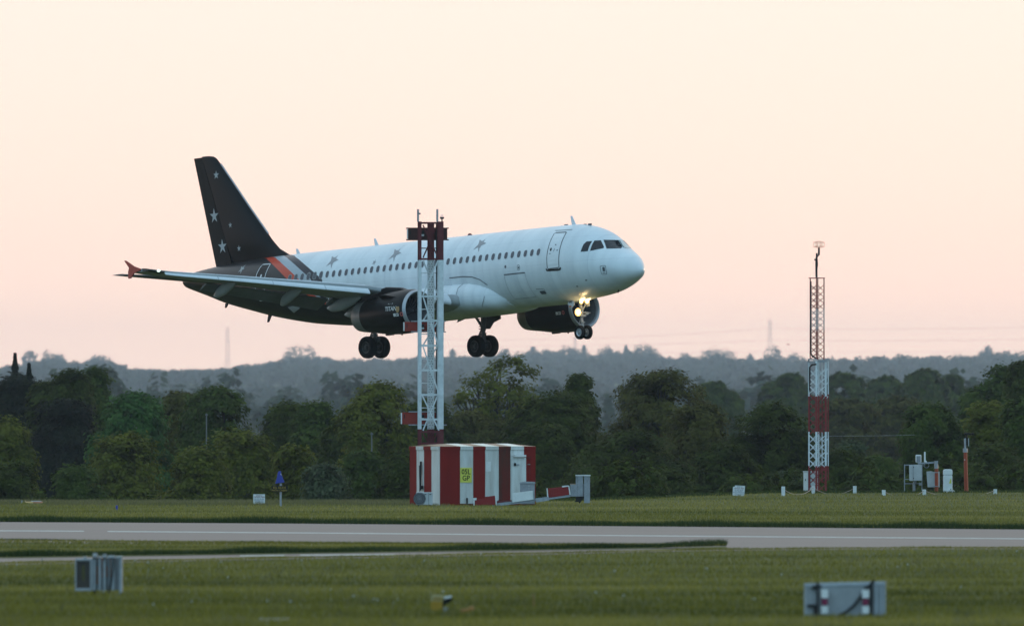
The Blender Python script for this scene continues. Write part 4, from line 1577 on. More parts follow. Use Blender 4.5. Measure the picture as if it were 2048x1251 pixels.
M['tape'] = paint('pale_tape', (.38, .29, .23), .6, .2, 2)
for i, (a, b2) in enumerate(((0, 1), (1, 2), (3, 4), (4, 5))):
    sag = (.34, .36, .33, .37)[i]
    p, q = tops[a], tops[b2]
    mb = MB()
    mb.tube([p.lerp(q, k / 8) + Vector((0, -.05, -sag * 4 * (k / 8) * (1 - k / 8))) - p for k in range(9)], .018, 5)
    o = mb.build('barrier_tape', M['tape'])
    o.location = p
    tag(o, ['pale tape sagging from the leftmost post to the lattice tower', 'pale tape sagging from the lattice tower foot to the next post', 'pale tape sagging in front of the steel instrument frame', 'pale tape sagging past the white cabinet to the rightmost post'][i], 'tape', 'barrier tapes between the marker posts')

# ------------------------------------------------------------------ signs on the grass
def text_rows(mb, P, rows, dd, depth=.0):
    for body, px_, py_, size, mi, tilt in rows:
        c = P(px_, py_, dd)
        ct, st = math.cos(tilt), math.sin(tilt)
        add_text(mb, body, size, lambda x, y: c + Vector((x * ct - y * st, 0, x * st + y * ct)), 1.0, mi)
M['ink_red'] = paint('red_ink', (.22, .05, .07), .6, .1, 4)
M['ink_blue'] = paint('blue_black_ink', (.07, .08, .16), .6, .1, 4)
P = at_base(518, 1008, 866)
t = thing('notice_board', 'small square white notice with rows of tiny lettering beside the blue triangle sign', 'sign', P.o)
mb = MB()
P.rect(mb, 506.5, 987.5, 530, 1007, .04, 0)
brd = mb.build('board', M['white'], t)
mb = MB()
text_rows(mb, P, [('STOP ILS', 518.5, 990.4, .075, 0, 0), ('CRITICAL AREA', 518.5, 993.2, .075, 0, 0)], -.024)
text_rows(mb, P, [('DO NOT ENTER', 518, 997, .062, 1, 0), ('WITHOUT ATC', 518, 1000, .062, 1, 0), ('PERMISSION', 520, 1002.6, .062, 1, 0)], -.024)
mb.build('lettering', [M['ink_red'], M['ink_blue']], brd, fix=False)
mb = MB()
for x in (509, 527.5):
    P.rect(mb, x - .8, 986.8, x + .8, 1011, .04, .05)
mb.build('stake', M['grey'], t)

P = at_base(561, 1012.5, 846)
t = thing('hazard_sign', 'blue triangular hood on a grey pole above a black board with two yellow lines', 'sign', P.o)
q1 = lambda x, y: (490 + x / 12.51, 920 + y / 12.51)
mb = MB()
mb.tube([P(*q1(892, 1165)), P(*q1(895, 570))], .05, 8)
mb.build('pole', M['galv'], t)
mb = MB()
P.slab(mb, [q1(755, 580), q1(990, 550), q1(905, 330), q1(905, 268), q1(840, 268), q1(818, 320), q1(800, 430)], .12, -.1)
hd = mb.build('triangle_hood', M['blue'], t, bevel=.02)
mb = MB()
P.slab(mb, [q1(886, 335), q1(900, 325), q1(918, 360), q1(905, 368)], .03, -.17)
mb.build('clip', M['white'], hd)
mb = MB()
P.rect(mb, *q1(662, 634), *q1(1072, 788), .04, -.08)
brd = mb.build('board', M['black'], t)
M['ink_yellow'] = paint('yellow_lettering', (.30, .20, .03), .6, .1, 4)
mb = MB()
text_rows(mb, P, [('05L GLIDE', 490 + 862 / 12.51, 920 + 680 / 12.51, .135, 0, 0), ('PATH CABIN', 490 + 862 / 12.51, 920 + 750 / 12.51, .125, 0, 0)], -.103)
mb.build('lettering', M['ink_yellow'], brd, fix=False)

P = at_base(1476, 991, 955)
t = thing('notice_board', 'slightly tilted white notice with worn corners standing alone left of the marker posts', 'sign', P.o)
q2 = lambda x, y: (1450 + x / 27.8, 955 + y / 27.8)
mb = MB()
P.slab(mb, [q2(420, 970), q2(440, 490), q2(555, 470), q2(560, 410), q2(1120, 440), q2(1085, 800), q2(1070, 960), q2(1030, 1025)], .04, 0)
brd = mb.build('board', M['white'], t)
mb = MB()
tl = R(-2.5)
text_rows(mb, P, [('STOP ILS', *q2(820, 490), .07, 1, tl), ('CRITICAL AREA', *q2(780, 575), .075, 0, tl), ('DO NOT ENTER', *q2(775, 665), .062, 1, tl), ('PAST THIS SIGN', *q2(755, 735), .058, 1, tl), ('WITHOUT PERMISSION', *q2(750, 810), .055, 1, tl), ('FROM ATC TOWER', *q2(790, 890), .055, 1, tl), ('ON RADIO', *q2(770, 960), .05, 1, tl)], -.024)
mb.build('lettering', [M['ink_red'], M['ink_blue']], brd, fix=False)
mb = MB()
P.rect(mb, *q2(640, 900), *q2(800, 1300), .06, .06)
mb.build('stake', M['dark'], t)

P = at_base(233.5, 1020, 812)
mb = MB()
mb.tube([(0, 0, -.05), (0, 0, .12), (0, 0, .2)], [.055, .055, .05], 10)
mb.sphere((0, 0, .2), (.05, .05, .03))
o = mb.build('edge_marker', M['blue'], smooth=40)
o.location = P.o
tag(o, 'tiny blue stub marker standing in the grass beyond the taxiway at left', 'marker')

# boards near the left end, sunset glow put into their colour
P = at_base(67, 1007, 870)
q6 = lambda x, y: (30 + x / 25.6, 985 + y / 25.6)
t = thing('timber_stack', 'low orange and cream boards lying on the grass edge below the dark trees', 'boards', P.o)
mb = MB()
P.slab(mb, [q6(510, 390), q6(555, 440), q6(730, 430), q6(930, 450), q6(930, 515), q6(830, 540), q6(720, 520), q6(530, 480)], .25, 0)
mb.build('board', paint('sunset_glow_timber', (.85, .52, .24), .5, .12, 3), t)
mb = MB()
P.slab(mb, [q6(850, 440), q6(1350, 425), q6(1360, 515), q6(1130, 520), q6(930, 512)], .25, .06)
P.slab(mb, [q6(1362, 440), q6(1420, 440), q6(1420, 500), q6(1362, 510)], .2, .06)
mb.build('board', paint('salmon_painted_timber', (.72, .30, .19), .5, .12, 3), t)
mb = MB()
P.slab(mb, [q6(820, 405), q6(1200, 405), q6(1350, 412), q6(1350, 428), q6(820, 432)], .3, .05)
mb.build('top_plank', M['white'], t)
mb = MB()
P.rect(mb, *q6(310, 380), *q6(380, 560), .08, .2)
mb.build('end_post', M['grey'], t)

# thin poles among the trees
for px_, y0, y1, D, lb in ((743.5, 864, 918, 1150, 'thin pale pole standing free in front of the oak and bushes'), (413, 826, 905, 1190, 'thin pale pole half lost in the dark trees above the olive mound')):
    x = (px_ - CX) / F * D
    zb = gz(x, D)
    zt = at(px_, y0, D).z
    mb = MB()
    mb.tube([(0, 0, -.3), (0, 0, zt - zb)], [.055, .04], 8)
    mb.box((0, -.02, zt - zb - .1), (.16, .1, .1))
    o = mb.build('wooden_pole', paint('weathered_pole', (.15, .145, .14), .8, .15, 2), smooth=40)
    o.location = (x, D, zb)
    tag(o, lb, 'pole', 'thin poles among the trees')
p0 = at(1650, 872, 1100)
mb = MB()
mb.tube([at(1650 + k * 18, 871.5 - 3 * math.sin(k / 10 * math.pi) * -.2 - k * .25, 1100) - p0 for k in range(11)], .008, 4)
o = mb.build('cable', M['galv'])
o.location = p0
tag(o, 'thin pale wire crossing the dark hollow right of the lattice tower', 'cable')

# bird
p0 = at(1577, 688.5, 2600)
mb = MB()
mb.sphere((0, 0, 0), (.26, .1, .1))
mb.prism([(.05, 0, .02), (-.2, -.5, .2), (-.35, -.55, .18), (-.15, 0, .02)], (0, 0, .03))
mb.prism([(.05, 0, .02), (-.2, .5, .2), (-.35, .55, .18), (-.15, 0, .02)], (0, 0, .03))
mb.prism([(-.2, -.04, 0), (-.5, -.1, .02), (-.5, .1, .02), (-.2, .04, 0)], (0, 0, .03))
mb.sphere((.28, 0, .03), .08)
o = mb.build('bird', M['dark'])
o.location = p0
o.scale = (.55, .55, .5)
tag(o, 'tiny dark bird gliding in the sky right of the pylon', 'bird')

# ------------------------------------------------------------------ things on the near grass
def yawed(mb, c, ang):
    ca, sa = math.cos(ang), math.sin(ang)
    mb.v = [(c[0] + (x - c[0]) * ca - (y - c[1]) * sa, c[1] + (x - c[0]) * sa + (y - c[1]) * ca, z) for x, y, z in mb.v]
# sign seen from its end and back
P = at_base(190, 1187, 433)
q5 = lambda x, y: (130 + x / 11.914, 1095 + y / 11.914)
M['sign_grey'] = paint('sign_weathered_grey', (.33, .34, .35), .4, .15, 6, .3)
t = thing('airfield_sign', 'grey boxy airfield sign with a dark glazed panel and ribbed back standing on the grass', 'sign', P.o)
mb = MB()
P.rect(mb, *q5(240, 250), *q5(640, 305), .5, .2)
P.rect(mb, *q5(240, 955), *q5(640, 1020), .5, .2)
P.rect(mb, *q5(240, 305), *q5(272, 955), .5, .2)
P.rect(mb, *q5(598, 305), *q5(640, 955), .5, .2)
P.rect(mb, *q5(430, 205), *q5(515, 250), .12, .2)
mb.build('frame', M['sign_grey'], t, bevel=.01)
mb = MB()
P.rect(mb, *q5(272, 305), *q5(598, 955), .06, .12)
gm, gn, gb = new_mat('smoky_panel')
gb.inputs['Base Color'].default_value = (.045, .032, .022, 1)
gb.inputs['Roughness'].default_value = .25
pan = mb.build('panel', gm, t)
mb = MB()
P.slab(mb, [q5(400, 400), q5(470, 400), q5(475, 720), q5(437, 815), q5(400, 720)], .01, .083)
mb.build('marking', paint('dim_yellow_marking', (.10, .085, .02), .5, .2, 8), pan)
mb = MB()
ribs = [(640, 730), (790, 860), (905, 970), (1040, 1065), (1100, 1180), (1290, 1365)]
P.rect(mb, *q5(640, 235), *q5(1365, 1000), .05, .40)
for a, b2 in ribs:
    P.rect(mb, *q5(a, 190 if a > 700 else 250), *q5(b2, 1010 if b2 < 1300 else 1095), .22 if a > 700 else .30, .22)
mb.build('back_panel', M['sign_grey'], t, bevel=.008)
mb = MB()
for a, b2 in ((860, 905), (1065, 1098)):
    P.rect(mb, *q5(a, 250), *q5(b2, 700), .04, .345)
P.rect(mb, *q5(740, 430), *q5(785, 860), .04, .345)
P.rect(mb, *q5(970, 440), *q5(1005, 700), .04, .345)
M['sign_sunset'] = paint('painted_sunset_reflection', (.62, .22, .09), .4, .25, 5)  # sunset reflections between the ribs, painted as orange strips
mb.build('sunset_reflection', M['sign_sunset'], t)
mb = MB()
for a, b2, y0, y1 in ((660, 770, 125, 235), (895, 985, 150, 245), (1010, 1190, 180, 262), (1210, 1340, 195, 262)):
    P.rect(mb, *q5(a, y0), *q5(b2, y1), .16, .15)
mb.build('clamp', M['sign_grey'], t, bevel=.02)
mb = MB()
for a, b2 in ((650, 810), (880, 1000), (1060, 1200)):
    P.rect(mb, *q5(a, 236), *q5(b2, 262), .2, .14)
mb.tube([P(*q5(1160, 280), .08), P(*q5(1130, 600), .08), P(*q5(1080, 900), .08), P(*q5(1055, 1010), .1)], .022, 6)
mb.build('cable', M['dark'], t)
mb = MB()
for a in (700, 1040, 1320):
    P.rect(mb, *q5(a - 25, 1000), *q5(a + 25, 1130), .06, .3)
mb.build('leg', M['dark'], t)

P = at_base(1690, 1234, 386)
q8 = lambda x, y: (1590 + x / 10.24, 1140 + y / 10.24)
t = thing('airfield_sign', 'wide grey airfield sign seen from behind with red and white posts across it', 'sign', P.o)
mb = MB()
P.slab(mb, [q8(200, 265), q8(1850, 225), q8(1850, 930), q8(200, 940)], .2, .2)
M['sign_back'] = paint('sign_back_grey', (.30, .31, .32), .5, .12, 3)
mb.build('panel', M['sign_back'], t, bevel=.015)
mb = MB()
P.slab(mb, [q8(190, 265), q8(1860, 222), q8(1860, 300), q8(190, 340)], .24, .2)
P.rect(mb, *q8(195, 260), *q8(225, 940), .24, .2)
P.rect(mb, *q8(1825, 225), *q8(1858, 930), .24, .2)
P.rect(mb, *q8(1640, 330), *q8(1690, 920), .08, .08)
P.rect(mb, *q8(1740, 330), *q8(1780, 920), .08, .08)
mb.build('frame', paint('sign_edge_grey', (.36, .39, .42), .45, .1, 3), t, bevel=.012)
mb = MB()
P.rect(mb, *q8(440, 240), *q8(482, 935), .06, .05)
P.slab(mb, [q8(330, 360), q8(380, 300), q8(540, 300), q8(540, 335), q8(440, 400), q8(380, 390)], .05, .06)
P.slab(mb, [q8(250, 690), q8(440, 690), q8(440, 900), q8(385, 900), q8(370, 760), q8(250, 740)], .05, .06)
mb.build('bracket', M['dark'], t)
mb = MB()
P.rect(mb, *q8(1530, 260), *q8(1592, 900), .06, .05)
P.slab(mb, [q8(1410, 350), q8(1500, 300), q8(1600, 180), q8(1640, 190), q8(1590, 330), q8(1430, 380)], .05, .06)
mb.build('bracket', M['dark'], t)
for xc in (610, 1445):
    mb = MB()
    for y0, y1, mi, ww in ((390, 560, 0, 78), (575, 705, 1, 62), (725, 880, 0, 78)):
        a, b2 = P(*q8(xc, y1), .02), P(*q8(xc, y0), .02)
        mb.tube([a, b2], ww / 10.24 / P.S, 14, mi)
    mb.build('striped_post', [M['white'], paint('maroon_band', (.20, .02, .06), .5, .1, 4)], t, 40)
mb = MB()
mb.tube([P(*q8(1440, 380), .06), P(*q8(1340, 540), .06), P(*q8(1200, 720), .06), P(*q8(1040, 850), .06), P(*q8(880, 920), .06)], .03, 6)
mb.build('cable', M['dark'], t)
mb = MB()
for xc in (330, 1000, 1700):
    P.rect(mb, *q8(xc - 30, 920), *q8(xc + 30, 1010), .06, .2)
mb.build('leg', M['dark'], t)

P = at_base(876, 1222, 396)
q9 = lambda x, y: (820 + x / 12.8, 1170 + y / 12.8)
t = thing('approach_light', 'squat mustard yellow light housing with a black hooded lens in the near grass', 'light', P.o)
mb = MB()
P.slab(mb, [q9(530, 400), q9(830, 405), q9(830, 650), q9(600, 650), q9(530, 590)], .28, 0)
P.slab(mb, [q9(525, 398), q9(835, 402), q9(875, 250), q9(570, 240)], .22, .02, 1)
M['mustard'] = paint('mustard_enamel', (.34, .19, .012), .5, .12, 4)
M['mustard_top'] = paint('lit_top_mustard', (.36, .30, .14), .5, .12, 4)  # paler top of the housing: the light on it is in the colour
body = mb.build('housing', [M['mustard'], M['mustard_top']], t, bevel=.012)
mb = MB()
P.rect(mb, *q9(600, 305), *q9(825, 352), .01, -.1)
mb.build('plate', M['mustard'], body)
mb = MB()
P.slab(mb, [q9(875, 345), q9(1100, 300), q9(1060, 400), q9(940, 475), q9(905, 460)], .2, 0)
P.slab(mb, [q9(835, 400), q9(875, 350), q9(905, 460), q9(860, 540), q9(835, 540)], .18, 0)
hood = mb.build('hood', M['black'], t, bevel=.01)
mb = MB()
P.slab(mb, [q9(875, 340), q9(885, 285), q9(1040, 255), q9(1070, 265), q9(1050, 305)], .21, 0)
mb.build('lit_hood_top', M['white'], hood)  # white piece painting the light on top of the hood
mb = MB()
P.slab(mb, [q9(870, 545), q9(960, 555), q9(990, 620), q9(900, 720), q9(860, 660)], .12, .05)
mb.tube([P(*q9(680, 640)), P(*q9(680, 760))], .05, 8)
mb.build('mount', M['sign_grey'], t)

P = at_base(934, 1224, 394)
mb = MB()
P.slab(mb, [q9(1290, 600), q9(1450, 590), q9(1600, 510), q9(1650, 610), q9(1480, 690), q9(1300, 710)], .3, 0)
mb.v = [(x, y, max(z, .005)) for x, y, z in mb.v]
o = mb.build('ground_marker', paint('faded_orange_plastic', (.36, .16, .045), .6, .2, 5), bevel=.02)
o.location = P.o
tag(o, 'crumpled faded orange marker lying in the grass beside the yellow light', 'marker')
P = at_base(1069, 1214, 405)
mb = MB()
mb.tube([(0, 0, -.05), (-.03, .02, .3)], [.018, .012], 6)
o = mb.build('marker_stick', paint('orange_stick', (.30, .14, .05), .6, .2, 5))
o.location = P.o
tag(o, 'thin orange stick standing in the near grass right of the crumpled marker', 'stick')
P = at_base(548, 1242, 378)
mb = MB()
mb.box((0, 0, .04), (.62, .25, .05))
mb.box((0, 0, .01), (.5, .2, .06))
o = mb.build('slab', paint('pale_concrete', (.40, .33, .25), .8, .2, 3), bevel=.01)
o.location = P.o
tag(o, 'low pale concrete slab sunk in the grass at the bottom edge', 'slab')

# dandelion clocks
mb = MB()
mb.tube([(0, 0, 0), (.01, 0, .12), (0, .01, .2)], .006, 5, 1)
for d_ in unit(70):
    v = Vector(d_)
    mb.tube([Vector((0, .01, .215)) + v * .006, Vector((0, .01, .215)) + v * .03], [.0018, .005], 3, 0)
mb.sphere((0, .01, .215), .012)
M['seed'] = paint('seed_fluff', (.42, .42, .38), .9, .05, 3)
M['stem'] = paint('flower_stem', (.08, .11, .03), .8, .1, 3)
dl = None
spots = [(206, 1193), (36, 1136), (85, 1128), (382, 1212), (534, 1211), (582, 1218), (710, 1203), (749, 1207), (757, 1211), (786, 1212), (793, 1206), (309, 1219), (440, 1131), (600, 1128), (662, 1188), (328, 1142), (297, 1137), (1079, 1121), (1227, 1151), (1249, 1204), (1418, 1148), (1799, 1113), (1816, 1140), (1794, 1141), (1565, 1158), (2036, 1111), (269, 1128), (848, 1128), (885, 1196), (455, 1162), (1190, 1196), (965, 1115), (1508, 1207), (1920, 1183)]
for x, y in spots:
    D = dist_of(y + 3)
    if dl is None:
        dl = mb.build('dandelion', [M['seed'], M['stem']])
        o = dl
    else:
        o = dl.copy()
        col.objects.link(o)
    o.location = ((x - CX) / F * D, D, 0)
    o.rotation_euler = (random.uniform(-.2, .2), random.uniform(-.2, .2), random.uniform(0, 6))
    s_ = random.uniform(.55, 1.05)
    o.scale = (s_, s_, s_)
    tag(o, 'white dandelion seed head on a thin stem in the near grass', 'flower', 'dandelion seed heads in the near grass')

# ================================================================== the airliner
# local axes: x aft from the nose, y starboard, z up from the fuselage centre line (metres)
th, ph, ro = R(49.486), R(3.529), R(.612)
ax = Vector((-math.cos(th) * math.cos(ph), math.sin(th) * math.cos(ph), -math.sin(ph)))
st = Vector((-math.sin(th), -math.cos(th), 0))
up = ax.cross(st)
st, up = st * math.cos(ro) - up * math.sin(ro), up * math.cos(ro) + st * math.sin(ro)
plane = thing('airliner', 'white twin-engine airliner with a black starred tail and wheels down, coming in to land', 'aircraft')
mw = Matrix.Identity(4)
for i, v in enumerate((ax, st, up)):
    for k in range(3):
        mw[k][i] = v[k]
mw.translation = Vector((6.8917, 949.06, 8.1889 + CAMH))
plane.matrix_world = mw

FS = np.array([[.17, -.68, -.68, 0, -.68], [.22, -.53, -.80, .12, -.68], [.33, -.35, -.92, .26, -.67], [.5, -.17, -1.03, .43, -.65], [.8, .10, -1.165, .71, -.6], [1.2, .345, -1.31, 1.03, -.52], [1.7, .62, -1.505, 1.29, -.42], [2.2, .95, -1.65, 1.47, -.32], [2.7, 1.34, -1.745, 1.64, -.24], [3.2, 1.625, -1.81, 1.765, -.17], [4, 1.88, -1.88, 1.88, -.08], [5, 2.04, -1.97, 1.945, -.02], [6, 2.06, -2.06, 1.965, 0], [7, 2.07, -2.07, 1.975, 0],
    [15, 2.07, -2.07, 1.975, 0], [23, 2.07, -2.07, 1.975, 0], [24, 2.07, -2.03, 1.975, 0], [25, 2.07, -1.93, 1.97, .02], [26.5, 2.07, -1.77, 1.94, .1], [28, 2.06, -1.54, 1.86, .24], [30, 2.04, -1.16, 1.67, .47], [32, 1.99, -.7, 1.38, .72], [34, 1.89, -.2, 1.03, .94], [35.5, 1.78, .28, .74, 1.08], [36.8, 1.64, .68, .46, 1.18], [37.4, 1.5, .88, .31, 1.19], [37.57, 1.4, .98, .21, 1.19]])
def pchip(x, xs, ys):
    x = np.atleast_1d(np.asarray(x, float))
    h = np.diff(xs)
    d = np.diff(ys) / h
    mm_ = np.zeros(len(xs))
    for i in range(1, len(xs) - 1):
        if d[i - 1] * d[i] > 0:
            w1, w2 = 2 * h[i] + h[i - 1], h[i] + 2 * h[i - 1]
            mm_[i] = (w1 + w2) / (w1 / d[i - 1] + w2 / d[i])
    mm_[0], mm_[-1] = d[0], d[-1]
    i = np.clip(np.searchsorted(xs, x) - 1, 0, len(h) - 1)
    t = np.clip((x - xs[i]) / h[i], 0, 1)
    return (ys[i] * (1 + 2 * t) * (1 - t) ** 2 + mm_[i] * h[i] * t * (1 - t) ** 2 + ys[i + 1] * t * t * (3 - 2 * t) + mm_[i + 1] * h[i] * t * t * (t - 1))
def fus(s):
    return [float(pchip(s, FS[:, 0], FS[:, k])[0]) for k in (1, 2, 3, 4)]
def ring(s, n_=72):
    t, b, w_, zc = fus(s)
    out = []
    for k in range(n_):
        a = 2 * math.pi * k / n_
        c, sn = math.cos(a), math.sin(a)
        out.append(Vector((s, w_ * sn, zc + (t - zc) * c if c > 0 else zc + (zc - b) * c)))
    return out
def skin(s, z, off=.008, side=1):
    """point on the fuselage flank at station s and height z, lifted off by a few mm"""
    t, b, w_, zc = fus(s)
    h = (t - zc) if z > zc else (zc - b)
    r = max(-.999, min(.999, (z - zc) / max(h, 1e-4)))
    y = w_ * math.sqrt(1 - r * r)
    ny, nz = y / max(w_, 1e-3) ** 2, (z - zc) / max(h, 1e-3) ** 2
    l = math.hypot(ny, nz) + 1e-9
    e = .05
    t2, b2, w2, zc2 = fus(min(37.5, s + e))
    dw = (w2 - w_) / e
    return Vector((s - off * dw * .8, side * (y + off * ny / l), z + off * nz / l))

# --- livery
liv, n, b = new_mat('airliner_paint')
tc = n.nodes.new('ShaderNodeTexCoord')
sp = n.nodes.new('ShaderNodeSeparateXYZ')
n.links.new(tc.outputs['Object'], sp.inputs[0])
zm = n.nodes.new('ShaderNodeMapRange')
zm.inputs['From Min'].default_value = -2.4
zm.inputs['From Max'].default_value = 2.4
n.links.new(sp.outputs['Z'], zm.inputs['Value'])
def edge(pts):
    """1 where the station lies aft of the slanted edge s(z)"""
    r = n.nodes.new('ShaderNodeValToRGB')
    set_ramp(r, [((z + 2.4) / 4.8, (s / 40,) * 3) for z, s in sorted(pts)])
    n.links.new(zm.outputs[0], r.inputs[0])
    mu = n.nodes.new('ShaderNodeMath')
    mu.operation = 'MULTIPLY'
    mu.inputs[1].default_value = 40
    n.links.new(r.outputs[0], mu.inputs[0])
    g = n.nodes.new('ShaderNodeMath')
    g.operation = 'GREATER_THAN'
    n.links.new(sp.outputs['X'], g.inputs[0])
    n.links.new(mu.outputs[0], g.inputs[1])
    return g
no = n.nodes.new('ShaderNodeTexNoise')
no.inputs['Scale'].default_value = 1.0
no.inputs['Detail'].default_value = 6
lm = n.nodes.new('ShaderNodeMapping')
lm.inputs['Scale'].default_value = (1.6, .3, .3)
n.links.new(tc.outputs['Object'], lm.inputs[0])
n.links.new(lm.outputs[0], no.inputs['Vector'])
wr = n.nodes.new('ShaderNodeValToRGB')
set_ramp(wr, ((.3, (.57, .615, .64)), (.55, (.655, .70, .72)), (.75, (.70, .745, .765))))
n.links.new(no.outputs['Fac'], wr.inputs[0])
last = wr.outputs[0]
for pts, c in (([(2.075, 29.3), (2.04, 28.3), (1.932, 27.52), (1.658, 26.57), (1.401, 25.89), (1.151, 25.3), (0.905, 24.78), (0.663, 24.3), (.42, 23.87), (-.65, 23.6), (-1.45, 21.7), (-2.1, 19.2), (-2.4, 19)], (.014, .014, .024)),
               ([(2.075, 29.9), (2.04, 28.9), (1.869, 28.01), (1.63, 27.24), (1.402, 26.64), (1.179, 26.13), (0.96, 25.67), (0.743, 25.25), (.53, 24.86), (-.65, 24.0), (-1.45, 21.85), (-2.1, 19.3), (-2.4, 19.1)], (.34, .38, .41)),
               ([(2.075, 30.9), (2.04, 29.9), (1.923, 29.12), (1.69, 28.29), (1.471, 27.7), (1.259, 27.19), (1.05, 26.74), (0.844, 26.33), (.64, 25.96), (-.65, 24.15), (-1.45, 21.95), (-2.1, 19.4), (-2.4, 19.2)], (.50, .05, .018)),
               ([(2.075, 31.8), (2.04, 30.8), (1.944, 29.99), (1.728, 29.2), (1.526, 28.65), (1.33, 28.18), (1.138, 27.77), (0.949, 27.4), (.76, 27.06), (-.65, 24.55), (-1.45, 22.5), (-2.1, 20.2), (-2.4, 20)], (.005, .005, .007))):
    mx = n.nodes.new('ShaderNodeMixRGB')
    g = edge(pts)
    n.links.new(g.outputs[0], mx.inputs[0])
    n.links.new(last, mx.inputs[1])
    mx.inputs[2].default_value = (*c, 1)
    last = mx.outputs[0]
def joint(sock, period, wd):
    """thin skin joints every period metres"""
    d_ = n.nodes.new('ShaderNodeMath')
    d_.operation = 'PINGPONG'
    d_.inputs[1].default_value = period / 2
    n.links.new(sock, d_.inputs[0])
    l_ = n.nodes.new('ShaderNodeMath')
    l_.operation = 'LESS_THAN'
    l_.inputs[1].default_value = wd / 2
    n.links.new(d_.outputs[0], l_.inputs[0])
    return l_
for sock, per, wd in ((sp.outputs['X'], 2.67, .036), (sp.outputs['Z'], 1.31, .022)):
    mx = n.nodes.new('ShaderNodeMixRGB')
    mx.blend_type = 'MULTIPLY'
    mx.inputs[2].default_value = (.88, .885, .90, 1)
    j_ = joint(sock, per, wd)
    n.links.new(j_.outputs[0], mx.inputs[0])
    n.links.new(last, mx.inputs[1])
    last = mx.outputs[0]
n.links.new(last, b.inputs['Base Color'])
b.inputs['Roughness'].default_value = .34
b.inputs['Specular IOR Level'].default_value = .28
b.inputs['Coat Weight'].default_value = .06
b.inputs['Coat Roughness'].default_value = .12
M['livery'] = liv
M['hull_white'] = paint('aircraft_white', (.66, .70, .72), .34, .06, .8, coat=.15, spec=.4)
M['hull_black'] = paint('aircraft_black', (.005, .0045, .005), .36, .1, .6, spec=.15)
M['seam'] = paint('panel_seam', (.10, .11, .12), .5, .1, 3)
M['glass'] = paint('dark_cabin_glass', (.085, .085, .10), .22, .1, 3)
M['cockpit'] = paint('cockpit_glass', (.020, .022, .028), .08, .1, 3)
M['fin_star'] = paint('dull_silver_star', (.38, .40, .41), .5, .08, 4)
M['screen'] = paint('painted_sky_reflection', (.45, .52, .52), .1, .1, 2)  # sky reflection on the far windscreen, put into the pane colour
M['star'] = paint('silver_star', (.26, .28, .30), .35, .08, 4, .3)
M['wing_grey'] = paint('wing_grey_paint', (.36, .38, .39), .42, .18, .5)
M['slat'] = paint('slat_pale_grey', (.66, .69, .72), .35, .08, .7, spec=.4)
M['flap'] = paint('flap_grey', (.16, .17, .17), .45, .2, .6)
M['fairing'] = paint('fairing_grey', (.30, .32, .32), .4, .15, .9)
M['tip_red'] = paint('wing_tip_red', (.40, .045, .025), .4, .1, 2, coat=.2)
M['metal'] = paint('bare_lip_metal', (.38, .39, .41), .4, .08, 2, .6)
M['nozzle'] = paint('nozzle_metal', (.26, .25, .24), .42, .2, 2, .4)
M['tyre'] = paint('tyre_rubber', (.008, .008, .008), .8, .2, 4, spec=.12)
M['hub'] = paint('wheel_hub', (.45, .47, .50), .4, .15, 5, .4)
M['hub_dark'] = paint('wheel_hub_dark', (.05, .048, .045), .5, .2, 5, .3)
M['strut'] = paint('gear_leg_paint', (.30, .31, .32), .4, .2, 4, .2)
M['strut_dark'] = paint('main_gear_paint', (.085, .085, .08), .45, .2, 4, .2)
M['gear_white'] = paint('gear_door_white', (.66, .66, .65), .4, .1, 3)
M['placard'] = paint('white_placard', (.70, .70, .68), .5, .05, 5)

# --- fuselage
mb = MB()
ss = [.17, .19, .22, .27, .33, .41, .5, .64, .8, 1.0] + [1.2 + .2 * i for i in range(20)] + [5.2 + .4 * i for i in range(6)] + [8 + 1.0 * i for i in range(16)] + [24 + .5 * i for i in range(27)] + [37.2, 37.4, 37.57]
mb.loft([ring(s) for s in ss], True, True)
fuse = mb.build('fuselage', M['livery'], plane, 50)
def decal(mb, pts, off=.009, side=1, mi=0, rings=(1, .6, .25)):
    """filled outline lying on the skin; pts are (s, z)"""
    cs, cz = sum(p[0] for p in pts) / len(pts), sum(p[1] for p in pts) / len(pts)
    k = len(pts)
    vs, fs = [], []
    for r in rings:
        vs += [skin(cs + (s - cs) * r, cz + (z - cz) * r, off, side) for s, z in pts]
    for i in range(len(rings) - 1):
        for j in range(k):
            j2 = (j + 1) % k
            fs.append((i * k + j, i * k + j2, (i + 1) * k + j2, (i + 1) * k + j))
    fs.append(tuple((len(rings) - 1) * k + j for j in range(k)))
    mb.add(vs, fs, mi)
def dense(pts, step=.15, closed=True):
    out = []
    L = len(pts)
    for i in range(L if closed else L - 1):
        a, b2 = pts[i], pts[(i + 1) % L]
        m_ = max(1, int(math.hypot(a[0] - b2[0], a[1] - b2[1]) / step))
        out += [(a[0] + (b2[0] - a[0]) * k / m_, a[1] + (b2[1] - a[1]) * k / m_) for k in range(m_)]
    if not closed:
        out.append(pts[-1])
    return out
def seam(mb, pts, wd=.04, off=.012, side=1, closed=False, mi=0):
    pts = dense(pts, .15, closed)
    if closed:
        pts = pts + [pts[0]]
    A, B = [], []
    for i, p in enumerate(pts):
        a, b2 = pts[max(i - 1, 0)], pts[min(i + 1, len(pts) - 1)]
        if closed and i in (0, len(pts) - 1):
            a, b2 = pts[-2], pts[1]
        dx, dz = b2[0] - a[0], b2[1] - a[1]
        l = math.hypot(dx, dz) + 1e-9
        nx, nz = -dz / l * wd / 2, dx / l * wd / 2
        A.append(skin(p[0] + nx, p[1] + nz, off, side))
        B.append(skin(p[0] - nx, p[1] - nz, off, side))
    m_ = len(A)
    mb.add(A + B, [(i, i + 1, m_ + i + 1, m_ + i) for i in range(m_ - 1)], mi)
